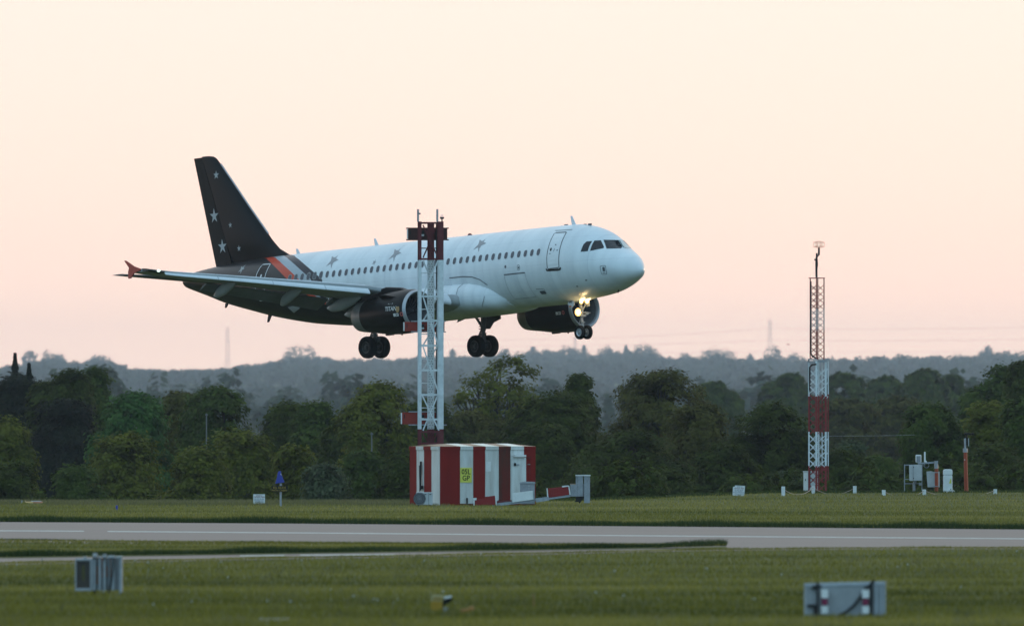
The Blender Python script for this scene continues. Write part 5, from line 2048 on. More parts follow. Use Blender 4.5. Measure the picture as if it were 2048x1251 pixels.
def rrect(s0, z0, w_, h_, r, n_=4):
    out = []
    for cx_, cz_, a0 in ((w_ / 2 - r, h_ / 2 - r, 0), (-w_ / 2 + r, h_ / 2 - r, 90), (-w_ / 2 + r, -h_ / 2 + r, 180), (w_ / 2 - r, -h_ / 2 + r, 270)):
        for k in range(n_ + 1):
            a = R(a0 + 90 * k / n_)
            out.append((s0 + cx_ + r * math.cos(a), z0 + cz_ + r * math.sin(a)))
    return out
for side in (1, -1):
    for k in range(40):
        if side < 0 and k > 12:
            break
        s = 6.26 + .5225 * k
        mb = MB()
        decal(mb, rrect(s, .67, .25, .355, .115), .010, side, 0)
        decal(mb, rrect(s, .67, .31, .42, .14), .006, side, 1 if s < 23.9 else 2)
        mb.build('cabin_window', [M['glass'], M['hull_white'], M['fairing']], fuse, fix=False)
    CW = [[(3.14, .47), (3.14, .58), (3.13, .86), (3.05, 1.0), (2.80, 1.0), (2.75, .48)],
          [(2.63, .48), (2.64, .57), (2.72, 1.02), (2.51, 1.02), (2.13, .64), (2.11, .58)],
          [(2.46, 1.04), (1.94, .98), (1.64, .61), (1.57, .53), (1.97, .55)]]
    for pts in CW:
        mb = MB()
        decal(mb, dense(pts, .12), .012, side)
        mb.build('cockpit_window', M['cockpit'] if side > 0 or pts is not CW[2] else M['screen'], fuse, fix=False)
def door_part(pts, name, line, fill, extra=None):
    mb = MB()
    decal(mb, dense(pts, .2), .007, 1, 0, (1, .75, .5, .25, .05))
    seam(mb, pts, .05, .012, 1, True, 1)
    o = mb.build(name, [fill, line], fuse, fix=False)
    return o
d1 = [(5.50, -.22), (5.53, .4), (5.54, .9), (5.58, 1.3), (5.64, 1.58), (5.56, 1.63), (4.80, 1.61), (4.72, 1.57), (4.66, 1.3), (4.62, .9), (4.60, .4), (4.60, -.2), (4.66, -.25), (5.44, -.26)]
door = door_part(d1, 'passenger_door', M['seam'], M['hull_white'])
mb = MB()
decal(mb, rrect(5.30, .74, .13, .17, .06), .016)
mb.build('door_window', M['cockpit'], door, fix=False)
mb = MB()
decal(mb, rrect(5.02, .97, .10, .05, .02), .016)
seam(mb, [(5.05, .62), (5.02, .78)], .03, .016)
seam(mb, [(4.86, .66), (4.72, .70), (4.80, .62)], .025, .016)
decal(mb, rrect(5.32, .53, .14, .03, .01), .016)
mb.build('door_handle', M['seam'], door, fix=False)
mb = MB()
seam(mb, [(5.60, -.24), (5.56, -.33), (4.56, -.35), (4.50, -.25)], .10, .02)
mb.build('scuff_plate', M['black'], door, fix=False)
mb = MB()
seam(mb, [(5.82, 1.76), (4.52, 1.72)], .035)
mb.build('rain_gutter', M['fairing'], fuse, fix=False)
d4 = [(29.68, 0.0), (29.72, .6), (29.70, 1.1), (29.66, 1.45), (29.6, 1.6), (28.92, 1.58), (28.88, 1.3), (28.87, .9), (28.86, .3), (28.88, -.15), (29.05, -.33), (29.58, -.34)]
M['pale_line'] = paint('pale_outline', (.62, .63, .64), .4, .05, 3)
door4 = door_part(d4, 'rear_door', M['pale_line'], M['hull_black'])
mb = MB()
decal(mb, rrect(29.25, .97, .13, .17, .06), .016)
mb.build('door_window', M['pale_line'], door4, fix=False)
mb = MB()
seam(mb, [(9.01, -.33), (7.32, -.33)], .06)
seam(mb, [(9.0, -.345), (9.05, -1.6), (7.3, -1.6), (7.32, -.345)], .012)
decal(mb, rrect(8.84, .08, .15, .15, .07), .012)
mb.build('cargo_door', M['seam'], fuse, fix=False)
mb = MB()
seam(mb, rrect(7.79, -.03, .2, .28, .1), .022, .012, 1, True)
decal(mb, rrect(7.79, -.04, .09, .11, .04), .012)
mb.build('port_cover', M['seam'], fuse, fix=False)
mb = MB()
seam(mb, rrect(1.79, -.57, .30, .44, .06), .022, .012, 1, True)
decal(mb, rrect(1.76, -.53, .13, .22, .02), .013)
decal(mb, rrect(1.78, -.71, .14, .03, .01), .013)
mb.build('static_panel', M['seam'], fuse, fix=False)
mb = MB()
seam(mb, [(6.9, -1.22), (6.3, -1.25), (6.35, -1.5)], .02)
decal(mb, rrect(6.55, -1.42, .42, .17, .06), .012)
mb.build('intake_scoop', M['seam'], fuse, fix=False)
mb = MB()
decal(mb, rrect(3.0, -1.02, .12, .05, .02), .012)
decal(mb, rrect(3.84, -1.28, .12, .05, .02), .012)
mb.build('sensor_port', M['black'], fuse, fix=False)
def star_pts(s, z, r, rot=0, k_=.38, sk=0.0):
    out = []
    for i in range(10):
        a = R(rot + 90 + 36 * i)
        q = r if i % 2 == 0 else r * k_
        dx, dz = q * math.cos(a), q * math.sin(a)
        out.append((s - dx - sk * dz, z + dz))
    return out
for s, z, r in ((23.46, 1.39, .46), (19.79, 1.05, .17), (18.31, 1.41, .46), (11.41, 1.44, .46), (31.4, 1.48, .28)):
    mb = MB()
    decal(mb, star_pts(s, z, r, -16, .36, 0), .010, 1, 0, (1, .5, .1))
    mb.build('star_emblem', M['star'] if s < 25 else M['fairing'], fuse, fix=False)
# blade aerials, beacon, belly fins
def blade(name, base, h, c, mat, rake=.6, thick=.04, lean=0):
    x, y, z = base
    mb = MB()
    mb.prism([(x, y - thick / 2, z), (x + c, y - thick / 2, z), (x + c * .75 + h * rake, y - thick / 2 + lean, z + h), (x + c * .35 + h * rake, y - thick / 2 + lean, z + h)], (0, thick, 0))
    return mb.build(name, mat, fuse, bevel=.008)
for s in (5.35, 21.4, 27.9):
    big = {5.35: .50, 21.4: .42, 27.9: .32}[s]
    blade('blade_aerial', (s - .05, 0, 2.02), big, .32, M['hull_white'], .35)
blade('blade_aerial', (30.3, .1, -1.0), -.42, .35, M['hull_black'], -.5)
blade('blade_aerial', (33.9, .1, -.18), -.24, .3, M['hull_black'], -.5)
blade('blade_aerial', (2.0, .1, -1.6), -.16, .1, M['hull_black'], -.3)
mb = MB()
mb.lathe([(0, .13), (.06, .12), (.11, .07), (.13, .01)], (13.9, 0, 2.05), (0, 0, 1), 12, cap=True)
mb.build('beacon', paint('beacon_red_glass', (.10, .01, .01), .2, .1, 4), fuse, 40)
for s in (4.2, 4.6, 6.1):
    mb = MB()
    mb.box((s, 0, 2.06 if s > 5 else 1.97), (.22, .08, .10))
    mb.build('roof_probe', M['seam'], fuse)
mb = MB()
for s, z in ((26.7, -.95), (33.2, .35)):
    decal(mb, [(s + .5, z + .12), (s - .45, z + .17), (s - .55, z), (s + .3, z - .2)], .012)
mb.build('service_panel', M['fairing'], fuse, fix=False)

# --- belly fairing
mb = MB()
FB = [(9.7, 1.30, -1.95, -.9), (10.1, 1.62, -2.12, -.70), (10.6, 1.98, -2.17, -.62), (11.2, 2.16, -2.22, -.42), (12, 2.22, -2.25, -.26), (14, 2.22, -2.27, -.24), (17, 2.22, -2.27, -.3), (19, 2.15, -2.25, -.5), (20.5, 1.98, -2.2, -.8), (21.6, 1.6, -2.12, -1.1), (22.4, 1.2, -2.05, -1.4)]
loops = []
for s, w_, zb, zt in FB:
    lp = []
    zc = zt * .45 + zb * .55
    for k in range(40):
        a = 2 * math.pi * k / 40
        c, sn = math.cos(a), math.sin(a)
        e = .62
        lp.append((s, w_ * math.copysign(abs(sn) ** e, sn), zc + (zt - zc if c > 0 else zc - zb) * math.copysign(abs(c) ** .8, c)))
    loops.append(lp)
mb.loft(loops, True, True)
bf = mb.build('belly_fairing', M['livery'], plane, 50)
mb = MB()
def fair_pt(s, z, off=.012):
    a = np.array(FB)
    w_, zb, zt = [float(np.interp(s, a[:, 0], a[:, k])) for k in (1, 2, 3)]
    zc = zt * .45 + zb * .55
    h = zt - zc if z > zc else zc - zb
    c = min(1, max(-1, (z - zc) / h))
    c0 = abs(c) ** (1 / .8)
    sn = math.sqrt(max(0, 1 - c0 * c0))
    return Vector((s, w_ * sn ** .62 + off, z))
def fair_seam(pts, wd=.03):
    pts = dense(pts, .12, False)
    A = [fair_pt(s, z) for s, z in pts]
    for a, b2 in zip(A, A[1:]):
        d_ = (b2 - a).normalized()
        nrm = Vector((d_.z, 0, -d_.x)) * wd / 2
        mb.add([a + nrm, b2 + nrm, b2 - nrm, a - nrm], [(0, 1, 2, 3)])
fair_seam([(12.25, -.4), (12.62, -.8), (12.6, -1.0), (12.75, -1.4), (13.2, -1.9)])
fair_seam([(12.77, -1.4), (14.1, -1.42)])
fair_seam([(10.62, -1.35), (10.7, -1.6), (10.95, -1.9)])
seam(mb, [(13.4, -.20), (12.3, -.20), (11.6, -.26), (11.0, -.44), (10.5, -.76)], .045, .03)
mb.build('panel_joint', M['seam'], bf, fix=False)

# --- wings
def foil(n_=14, tc_=.12, camber=.015):
    """closed aerofoil outline as (x/c, z/c), upper side from the trailing edge forward, then lower side aft"""
    xs_ = [(1 - math.cos(math.pi * i / n_)) / 2 for i in range(n_ + 1)]
    yt = lambda x: 5 * tc_ * (.2969 * math.sqrt(x) - .126 * x - .3516 * x * x + .2843 * x ** 3 - .1030 * x ** 4)
    yc = lambda x: camber * 4 * x * (1 - x)
    upp = [(x, yc(x) + yt(x)) for x in reversed(xs_)]
    low = [(x, yc(x) - yt(x)) for x in xs_[1:-1]]
    return upp + low
def wing_z(y):
    return float(np.interp(y, [0, 2.6, 6.4, 12.2, 16, 17.35], [-1.70, -1.38, -.62, .12, .58, .83]))
def wing_le(y):
    return 12.15 + (y - 1.98) * math.tan(R(27.5)) + (max(0, 2.9 - y) * -.12)
def wing_te(y):
    return float(np.interp(y, [0, 1.98, 6.4, 17.0], [18.45, 18.45, 18.65, 21.75]))
def section(side, y, x0=0.0, x1=1.0, tc_=None, rot=0.0):
    le, te = wing_le(y), wing_te(y)
    c = te - le
    tc_ = tc_ or float(np.interp(y, [2, 6.4, 17], [.14, .100, .092]))
    inc = R(float(np.interp(y, [2, 17], [3.2, .2])))
    out = []
    for x, z in foil(14, tc_, .006):
        x = min(max(x, x0), x1)
        X, Z = (x - .0) * c, z * c
        out.append(Vector((le + X * math.cos(inc) + Z * math.sin(inc), side * y, wing_z(y) - X * math.sin(inc) + Z * math.cos(inc))))
    return out
def chordpt(y, x, z=0.0):
    le, te = wing_le(y), wing_te(y)
    c = te - le
    inc = R(float(np.interp(y, [2, 17], [3.2, .2])))
    return Vector((le + x * c * math.cos(inc) + z * c * math.sin(inc), y, wing_z(y) - x * c * math.sin(inc) + z * c * math.cos(inc)))
for side in (1, -1):
    mb = MB()
    secs = []
    for y in (0.8, 1.98, 2.6, 3.4, 4.5, 5.6, 6.4, 8, 9.6, 11.2, 12.8, 14.2, 15.6, 16.6, 17.0):
        secs.append(section(side, y, .035, 1.0))
    mb.loft(secs, True, True)
    wing = mb.build('wing', M['wing_grey'], plane, 40)
    wing['label'] = 'wing stretching towards the viewer' if side > 0 else 'wing on the far side of the fuselage'
    # slats: drooped nose pieces
    def slat(y0, y1, n_=6, mat=M['slat']):
        mb = MB()
        loops = []
        for i in range(n_ + 1):
            y = y0 + (y1 - y0) * i / n_
            c = wing_te(y) - wing_le(y)
            k = .20 if y > 6 else .14
            tcn = float(np.interp(y, [2, 6.4, 17], [.14, .100, .092]))
            fo = foil(20, tcn, .006)
            outl = [(x, z) for x, z in fo[:21] if x <= k] + [(x, z) for x, z in fo[21:] if x <= .02]
            inner = [(.05, .002), (.09, .020), (.13, .036)]
            inner = [(x * k / .17, z * .9) for x, z in inner]
            prof = outl + inner
            a = R(-35)
            px_, pz_ = k * .9, .03
            lp = []
            for x, z in prof:
                dx, dz = x - px_, z - pz_
                X = px_ + dx * math.cos(a) + dz * math.sin(a) - .052
                Z = pz_ - dx * math.sin(a) + dz * math.cos(a) + .020
                lp.append(chordpt(y, X, Z) * 1.0)
            loops.append([Vector((p.x, side * p.y, p.z)) for p in lp])
        mb.loft(loops, True, True)
        return mb.build('slat', mat, wing, 40)
    slat(2.75, 5.0)
    for y0, y1 in ((6.55, 8.62), (8.65, 11.1), (11.13, 13.7), (13.73, 16.22)):
        slat(y0, y1)
    # flaps
    def flap(y0, y1, n_=4):
        mb = MB()
        loops = []
        for i in range(n_ + 1):
            y = y0 + (y1 - y0) * i / n_
            c = wing_te(y) - wing_le(y)
            fc_ = .26 if y > 6.3 else .17
            a = R(-29)
            lp = []
            for x, z in foil(10, .15, .03):
                x, z = x * fc_, z * fc_
                X = .86 + x * math.cos(a) - z * math.sin(a)
                Z = (-.045 if y > 6.3 else -.015) + x * math.sin(a) + z * math.cos(a)
                p = chordpt(y, X, Z)
                lp.append(Vector((p.x, side * p.y, p.z)))
            loops.append(lp)
        mb.loft(loops, True, True)
        return mb.build('flap', M['flap'], wing, 40)
    flap(2.7, 6.2)
    flap(6.45, 12.95)
    # flap track fairings
    for y, tip in ((12.2, (20.55, -.62)), (8.9, (19.07, -1.18)), (5.9, (18.85, -1.42)), (4.8, (18.75, -1.78))):
        p0 = chordpt(y, .42, -.045)
        p1 = chordpt(y, .80, -.085)
        e = Vector((tip[0], y, tip[1]))
        mb = MB()
        loops = []
        N = 12
        for i in range(N + 1):
            t = i / N
            c_ = p0 * (1 - t) ** 2 + (p1 + Vector((0, 0, -.12))) * 2 * t * (1 - t) + e * t * t
            r = .30 * (math.sin(math.pi * min(1, .06 + t * .86)) ** .7) * (1 if t < .85 else max(.12, (1 - t) / .15) ** .6)
            loops.append([Vector((c_.x, side * (c_.y + r * .62 * math.cos(a)), c_.z + r * 1.05 * math.sin(a))) for a in [2 * math.pi * k / 14 for k in range(14)]])
        mb.loft(loops, True, True)
        mb.build('flap_track_fairing', M['fairing'], wing, 60)
    # wing tip fence
    mb = MB()
    fp = [(21.89, 1.36), (21.75, 1.36), (21.1, 1.02), (20.6, .86), (20.62, .76), (21.1, .66), (21.42, .40), (21.62, .40), (21.60, .75), (21.52, .97)]
    mb.prism([(s, side * 17.02, z) for s, z in fp], (0, side * .07, 0))
    mb.build('wingtip_fence', M['tip_red'], wing, bevel=.015)
    mb = MB()
    a_, c_ = chordpt(15.75, .02, .0), chordpt(16.98, .02, .0)
    tipc = [section(side, 16.26, 0, .18), section(side, 16.6, 0, .2), section(side, 17.02, 0, .3)]
    tipc = [[Vector((p.x - .012, p.y, p.z + (p.z - sum(q.z for q in l) / len(l)) * .03)) for p in l] for l in tipc]
    mb.loft(tipc, True, True)
    mb.build('wingtip_panel', paint('wing_tip_dark_panel', (.05, .055, .055), .3, .15, 2), wing, 40)
    mb = MB()
    lp_ = chordpt(16.55, -.005, .005)
    mb.sphere((lp_.x, side * lp_.y, lp_.z), (.06, .09, .05))
    mb.build('navigation_light', glow('green_white_light', (.75, 1.0, .85), 6.0) if side > 0 else glow('red_light', (1, .2, .1), 3.0), wing, 40)

# --- engines
EY, EZ = 5.75, -1.98
NAC = [(0, .985), (.06, 1.035), (.16, 1.075), (.4, 1.125), (.9, 1.155), (1.6, 1.15), (2.3, 1.10), (3.0, 1.01), (3.7, .90), (3.92, .87)]
NZL = [(3.90, .868), (4.2, .835), (4.5, .79), (4.75, .745), (4.78, .70), (4.4, .70)]
E0 = 11.5
def nac_r(s):
    a = np.array(NAC)
    return float(np.interp(s - E0, a[:, 0], a[:, 1]))
for side in (1, -1):
    c0 = (E0, side * EY, EZ)
    axd = (1, 0, -.02)
    mb = MB()
    mb.lathe([(d, r) for d, r in NAC[2:]], c0, axd, 56)
    eng = mb.build('engine', M['hull_black'], plane, 50)
    eng['label'] = 'engine under the wing nearest the viewer' if side > 0 else 'engine seen below the nose on the far side'
    mb = MB()
    mb.lathe([(.17, 1.076), (.06, 1.036), (.015, 1.0), (0, .975), (.02, .94), (.08, .90), (.2, .87)], c0, axd, 56)
    mb.build('intake_lip', M['metal'], eng, 60)
    mb = MB()
    mb.lathe([(.2, .87), (.45, .835), (.8, .83), (1.05, .83)], c0, axd, 48)
    mb.build('intake_duct', paint('intake_duct_grey', (.13, .13, .135), .4, .1, 2), eng, 60)
    mb = MB()
    fo = Vector(c0) + Vector((.98, 0, -.02))
    for k in range(24):
        a = 2 * math.pi * k / 24
        for d_ in (0,):
            r0, r1 = .22, .82
            p = lambda r, da, dx: fo + Vector((dx, r * math.cos(a + da), r * math.sin(a + da)))
            mb.add([p(r0, -.10, -.05), p(r0, .10, .05), p(r1, .13, .10), p(r1, -.05, -.02)], [(0, 1, 2, 3)])
    mb.lathe([(-.5, .01), (-.36, .10), (-.1, .23), (0, .25)], fo, (1, 0, 0), 24)
    mb.lathe([(.14, .0), (.14, .83)], fo, (1, 0, 0), 32)
    mb.build('fan', paint('fan_blades', (.08, .08, .085), .35, .1, 3, .5), eng, 40, fix=False)
    mb = MB()
    mb.lathe(NZL, c0, axd, 48)
    mb.lathe([(4.42, .0), (4.42, .71)], c0, axd, 32)
    mb.lathe([(4.4, .32), (4.75, .22), (5.05, .03)], c0, axd, 24)
    mb.build('exhaust_nozzle', M['nozzle'], eng, 60)
    mb = MB()
    py_ = lambda dy: side * (EY + dy)
    lo_, hi_ = [], []
    outl = [(12.2, -.92), (12.9, -.72), (14.0, -.62), (15.0, -.80), (17.4, -1.15), (17.6, -1.35), (16.3, -1.30), (13.0, -1.05)]
    mb.prism([(s, py_(-.17), z) for s, z in outl], (0, side * .34, 0))
    mb.build('engine_pylon', M['hull_black'], eng, bevel=.06)
    # strake
    mb = MB()
    a = R(40)
    for sgn in (1,):
        rr = lambda s, e: Vector((s, side * (EY + (nac_r(s) + e) * math.cos(a) * (-side * 1 if False else 1)), EZ + (nac_r(s) + e) * math.sin(a)))
        mb.add([rr(12.3, -.02), rr(13.6, -.02), rr(13.6, .24), rr(13.0, .22)], [(0, 1, 2, 3)])
    mb.build('strake', M['hull_black'], eng, fix=False)
    mb = MB()
    mb.box((14.0, side * EY, EZ - 1.1), (.5, .18, .16))
    mb.build('drain_mast', M['hull_black'], eng)
    mb = MB()
    mb.box((12.9, side * EY + .1, EZ - 1.17), (.1, .03, .14))
    mb.build('vent_fin', M['hull_black'], eng)
def nac_pt(s, z, off=.012, ey=EY):
    r = nac_r(s) + off
    dz = z - (EZ - .02 * (s - E0))
    return Vector((s, ey + math.sqrt(max(.01, r * r - dz * dz)), z))
near_eng = [o for o in plane.children if o.name.startswith('engine')][0]
far_eng = [o for o in plane.children if o.name.startswith('engine')][1]
mb = MB()
add_text(mb, 'TITAN', .33, lambda x, y: nac_pt(12.50 - x, -1.86 + y), .95, bold=.004)
mb.build('lettering', M['placard'], near_eng, fix=False)
mb = MB()
for s in (12.72, 12.40, 12.62, 12.5):
    q = star_pts(s, -1.60 + (.02 if s in (12.72, 12.4) else -.01), .035 if s in (12.72, 12.4) else .022)
    mb.add([nac_pt(a, b2) for a, b2 in q], [tuple(range(10))])
mb.build('star_row', M['placard'], near_eng, fix=False)
mb = MB()
vs = []
for a, b2 in [(12.10, -1.78), (11.98, -1.76), (11.85, -1.78), (11.83, -1.95), (11.88, -2.06), (11.98, -2.10), (12.06, -2.04), (12.11, -1.92)]:
    vs.append(nac_pt(a, b2))
mb.add(vs, [tuple(range(len(vs)))])
mb.build('gold_emblem', paint('old_gold', (.36, .22, .09), .4, .2, 4), near_eng, fix=False)
def placards(eng, ey, s0, z0):
    mb = MB()
    def plate(a, b2, w_, h_, mi):
        q = [(a, b2), (a - w_, b2), (a - w_, b2 + h_), (a, b2 + h_)]
        mb.add([nac_pt(s, z, .012 + .004 * mi, ey) for s, z in q], [(0, 1, 2, 3)], mi)
    plate(s0, z0, .16, .15, 0)
    plate(s0 - .19, z0, .20, .15, 0)
    plate(s0 - .22, z0 + .03, .06, .09, 1)
    plate(s0 - .31, z0 + .03, .05, .09, 1)
    plate(s0 - .03, z0 + .05, .10, .02, 1)
    cs, cz = s0 - .58, z0 + .09
    q = [(cs + .10 * math.cos(a), cz + .11 * math.sin(a)) for a in [2 * math.pi * k / 12 for k in range(12)]]
    mb.add([nac_pt(s, z, .012, ey) for s, z in q], [tuple(range(12))], 2)
    q = [(cs + .055 * math.cos(a), cz + .065 * math.sin(a)) for a in [2 * math.pi * k / 12 for k in range(12)]]
    mb.add([nac_pt(s, z, .016, ey) for s, z in q], [tuple(range(12))], 1)
    mb.build('placard', [M['placard'], M['black'], paint('placard_red', (.5, .12, .1), .5, .05, 4)], eng, fix=False)
placards(near_eng, EY, 12.30, -2.27)
placards(far_eng, -EY, 12.62, -2.25)
mb = MB()
seam_pts = [(13.75, -1.56), (13.55, -1.55), (13.4, -1.53), (13.1, -1.54)]
for a, b2 in zip(seam_pts, seam_pts[1:]):
    mb.add([nac_pt(a[0], a[1] + .03, .02, -EY), nac_pt(b2[0], b2[1] + .03, .02, -EY), nac_pt(b2[0], b2[1] - .03, .02, -EY), nac_pt(a[0], a[1] - .03, .02, -EY)], [(0, 1, 2, 3)])
mb.build('latch_fitting', M['metal'], far_eng, fix=False)

# --- fin and rudder
FLE = [(1.3, 27.2), (1.95, 28.2), (2.06, 28.74), (2.44, 29.54), (2.94, 30.13), (4.8, 31.88), (7.4, 34.25), (7.62, 34.48), (7.74, 34.72), (7.79, 35.1)]
fle = lambda z: float(np.interp(z, *zip(*FLE)))
fte = lambda z: 34.92 + (z - 1.76) / (7.78 - 1.76) * 1.47
fhg = lambda z: 33.47 + (z - 2.09) / (7.72 - 2.09) * 2.15
def fin_loop(z, a, b2, c0, c1, grow=0.0):
    n_ = 10
    t = lambda x: (.5 * (.2969 * math.sqrt(max(0, x)) - .126 * x - .3516 * x * x + .2843 * x ** 3 - .1015 * x ** 4)) * (c1 - c0) * 1.05 + grow
    xs_ = [a + (b2 - a) * (1 - math.cos(math.pi * i / n_)) / 2 for i in range(n_ + 1)]
    f = lambda X: t((X - c0) / (c1 - c0))
    return [Vector((X, f(X), z)) for X in xs_] + [Vector((X, -f(X), z)) for X in reversed(xs_)]
zs = [1.3, 1.7, 1.95, 2.06, 2.2, 2.44, 2.7, 2.94, 3.5, 4.2, 4.8, 5.6, 6.4, 7.0, 7.4, 7.62, 7.74, 7.79]
def cc(z):
    """chord origin: the dorsal fillet ahead of the fin proper stays thin"""
    return fle(z) if z >= 2.9 else 30.1 - (2.94 - z) * .95
mb = MB()
loops = []
for z in zs:
    lp = fin_loop(z, fle(z), max(fle(z) + .1, fhg(z) - .02), fle(z), max(fte(z), fle(z) + .5))
    if z < 2.9:
        k = max(.35, (z - 1.0) / 1.9)
    else:
        k = 1
    loops.append([Vector((v.x, v.y * k, v.z)) for v in lp])
mb.loft(loops, True, True)
fin = mb.build('tail_fin', M['hull_black'], plane, 40)
mb = MB()
mb.loft([fin_loop(z, fhg(z) + .02, fte(z), fle(z), fte(z)) for z in [1.78, 2.09, 3, 4, 5, 6, 7, 7.5, 7.74]], True, True)
rud = mb.build('rudder', paint('rudder_black', (.007, .007, .007), .5, .1, .6, spec=.12), fin, 40)
mb = MB()
lp0 = lambda z, d: Vector((fle(z) - .015 + d, 0, z))
A, B = [], []
for z in np.linspace(3.3, 7.3, 12):
    h_ = .10
    A.append(Vector((fle(z) - .02, 0, z)))
mb.tube(A, .045, 6)
mb.build('leading_edge', M['metal'], fin, 60)
for s, z, r, tgt in ((34.4, 6.72, .25, 0), (34.77, 4.55, .42, 1), (34.18, 2.87, .42, 1), (33.34, 3.96, .17, 0), (32.66, 2.67, .18, 0)):
    mb = MB()
    q = star_pts(s, z, r, 0, .36, 0)
    cz_ = []
    for a, b2 in q + [(s, z)]:
        c0, c1 = fle(b2), fte(b2)
        x = (a - c0) / (c1 - c0)
        y = (.5 * (.2969 * math.sqrt(max(0, x)) - .126 * x - .3516 * x * x + .2843 * x ** 3 - .1015 * x ** 4)) * (c1 - c0) * 1.05
        cz_.append(Vector((a, y + .02, b2)))
    mb.add(cz_, [(i, (i + 1) % 10, 10) for i in range(10)])
    mb.build('star_emblem', M['fin_star'], rud if tgt else fin, fix=False)

# --- tailplanes
for side in (1, -1):
    mb = MB()
    loops = []
    for y in (.3, .8, 2, 3.5, 5, 5.9, 6.2):
        t = (y - .8) / 5.4
        le, te = 32.2 + 2.95 * t, 35.75 + .45 * t
        z = 1.02 + .46 * t
        inc = R(-2.0)
        c = te - le
        lp = []
        for x, zz in foil(10, .10, -.005):
            X, Z = (x - .5) * c, zz * c
            lp.append(Vector((le + .5 * c + X * math.cos(inc) + Z * math.sin(inc), side * y, z - X * math.sin(inc) + Z * math.cos(inc))))
        loops.append(lp)
    mb.loft(loops, True, True)
    mb.build('tailplane', M['wing_grey'] if False else paint('tailplane_dark_grey', (.075, .08, .08), .4, .15, .6), plane, 40)
mb = MB()
mb.lathe([(0, .20), (.03, .17), (-.3, .16)], (37.56, 0, 1.19), (1, 0, 0), 20)
mb.build('tail_exhaust', M['nozzle'], plane, 40, fix=False)

# --- landing gear
def wheel(parent, c, r, wd, hub, name='wheel'):
    mb = MB()
    k = wd / 2
    mb.lathe([(-k * .55, r * .52), (-k * .75, r * .62), (-k, r * .78), (-k * .95, r * .90), (-k * .7, r * .97), (-k * .3, r), (k * .3, r), (k * .7, r * .97), (k * .95, r * .90), (k, r * .78), (k * .75, r * .62), (k * .55, r * .52)], c, (0, 1, 0), 40, 0)
    for s_ in (-1, 1):
        mb.lathe([(s_ * k * .56, r * .56), (s_ * k * .72, r * .54), (s_ * k * .62, r * .47), (s_ * k * .30, r * .40), (s_ * k * .34, r * .2), (s_ * k * .75, r * .17), (s_ * k * .8, 0)], c, (0, 1, 0), 32, 1)
        for q in range(8):
            a = 2 * math.pi * q / 8
            mb.lathe([(s_ * k * .20, r * .06), (s_ * k * .40, r * .06), (s_ * k * .4, 0)], Vector(c) + Vector((math.cos(a) * r * .31, 0, math.sin(a) * r * .31)), (0, 1, 0), 6, 2)
    return mb.build(name, [M['tyre'], hub, M['dark']], parent, 40)
for side in (1, -1):
    yy = side * 3.76
    mb = MB()
    mb.tube([(17.35, side * 3.72, -1.1), (17.55, yy, -2.4), (17.60, yy, -2.75)], [.17, .15, .15], 14)
    mb.tube([(17.60, yy, -2.7), (17.68, yy, -3.56)], [.095, .095], 12)
    mb.tube([(17.68, yy - .52, -3.565), (17.68, yy + .52, -3.565)], .10, 12)
    mb.tube([(17.60, yy, -2.6), (17.25, yy - side * 1.2, -1.5)], .07, 8)
    mb.tube([(17.74, yy, -2.7), (18.02, yy, -3.05), (17.78, yy, -3.42)], .05, 6)
    mb.tube([(17.45, yy, -2.75), (17.42, yy, -3.4)], .02, 6)
    mb.box((17.62, yy, -2.95), (.26, .24, .16))
    mb.box((17.45, yy - side * .14, -3.15), (.10, .1, .3))
    mb.box((17.72, yy + side * .1, -3.28), (.2, .3, .1))
    for k in range(6):
        mb.box((17.74 + .02 * (k % 2), yy + .1, -2.0 - k * .13), (.08, .06, .05))
    mg = mb.build('main_gear', M['strut_dark'], plane, 40)
    mg['label'] = 'main landing gear under the near wing' if side > 0 else 'main landing gear beyond the belly'
    for dy in (-.46, .46):
        wheel(mg, (17.68, yy + dy, -3.565), .584, .43, M['hub_dark'])
    mb = MB()
    mb.prism([(17.42, side * 3.98, -1.5), (16.45, side * 3.98, -1.75), (16.40, side * 3.98, -2.2), (17.0, side * 3.98, -2.36), (17.30, side * 3.96, -2.68), (17.62, side * 3.96, -2.66), (17.62, side * 3.98, -1.6)], (0, side * .05, 0))
    mb.build('gear_door', M['strut_dark'], mg)
mb = MB()
mb.tube([(5.30, 0, -1.8), (5.22, 0, -2.6), (5.20, 0, -2.85)], [.10, .095, .095], 12)
mb.tube([(5.20, 0, -2.8), (5.125, 0, -3.6)], [.062, .062], 12)
mb.tube([(5.125, -.34, -3.615), (5.125, .34, -3.615)], .06, 10)
mb.tube([(5.22, 0, -2.6), (4.95, .25, -1.95)], .04, 8)
mb.tube([(5.22, 0, -2.6), (4.95, -.25, -1.95)], .04, 8)
mb.tube([(5.30, .0, -2.9), (5.42, 0, -3.15), (5.2, 0, -3.45)], .035, 6)
mb.tube([(5.02, -.42, -2.62), (5.02, .30, -2.56)], .035, 8)
mb.box((5.1, 0, -2.75), (.22, .26, .10))
mb.box((5.05, -.22, -2.66), (.12, .16, .09))
mb.box((5.12, 0, -3.1), (.16, .16, .06))
ng = mb.build('nose_gear', M['strut'], plane, 40)
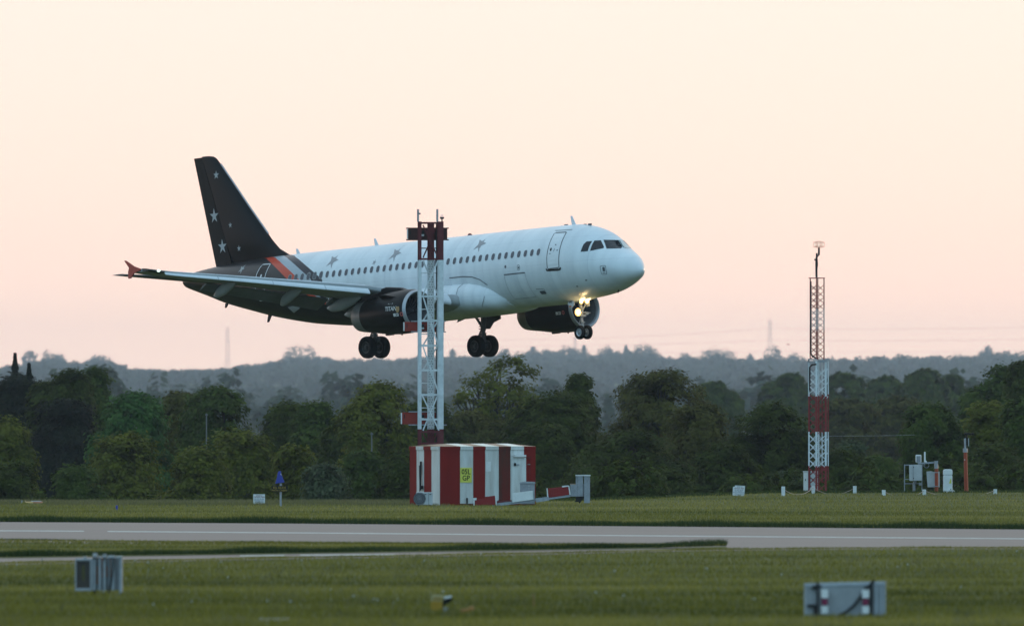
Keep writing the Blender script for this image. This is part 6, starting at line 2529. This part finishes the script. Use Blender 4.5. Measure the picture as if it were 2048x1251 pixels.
for dy in (-.25, .25):
    wheel(ng, (5.125, dy, -3.615), .375, .215, M['hub'])
mb = MB()
mb.prism([(5.72, .40, -1.80), (5.28, .40, -1.80), (5.22, .44, -2.17), (5.39, .46, -2.30), (5.55, .46, -2.30), (5.62, .45, -2.18), (5.74, .44, -2.12)], (0, .03, 0))
gd = mb.build('gear_door', M['gear_white'], ng)
mb = MB()
add_text(mb, 'WI', .19, lambda x, y: Vector((5.52 - x, .478, -2.0 + y)))
mb.build('lettering', M['black'], gd, fix=False)
mb = MB()
mb.prism([(5.60, .45, -2.19), (5.43, .45, -2.19), (5.43, .46, -2.28), (5.58, .46, -2.28)], (0, .045, 0))
mb.build('warning_band', M['orange'], gd)
mb = MB()
mb.prism([(5.28, -.40, -1.75), (5.0, -.40, -1.8), (5.08, -.44, -2.24), (5.36, -.44, -2.28), (5.6, -.42, -2.0)], (0, -.03, 0))
mb.build('gear_door', M['gear_white'], ng)
M['lamp_halo'] = glow('painted_lamp_halo', (1.0, .55, .16), 2.6)  # glowing ring added round each lamp to stand for its halo
M['lamp'] = glow('landing_lamp', (1.0, .80, .45), 40.0)
for y, x, z, r, pw in ((.20, 4.98, -2.0, .105, 7), (-.20, 4.98, -2.0, .105, 7), (.44, 5.0, -2.57, .16, 12)):
    mb = MB()
    mb.lathe([(.18, .02), (.10, r * .8), (0, r), (-.02, r)], (x, y, z), (1, 0, 0), 20, 0, True)
    ll = mb.build('landing_light', M['strut'], ng, 40)
    mb = MB()
    mb.lathe([(-.05, r * .62), (-.06, .002)], (x, y, z), (1, 0, 0), 20)
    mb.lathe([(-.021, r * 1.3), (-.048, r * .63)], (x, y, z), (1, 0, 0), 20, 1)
    mb.build('lamp_lens', [M['lamp'], M['lamp_halo']], ll, 60)
    la = bpy.data.lights.new('landing_lamp', 'POINT')
    la.energy = pw
    la.color = (1.0, .72, .34)
    la.shadow_soft_size = .08
    lo_ = link(bpy.data.objects.new('landing_lamp', la), plane)
    lo_.location = (x - .22, y, z)
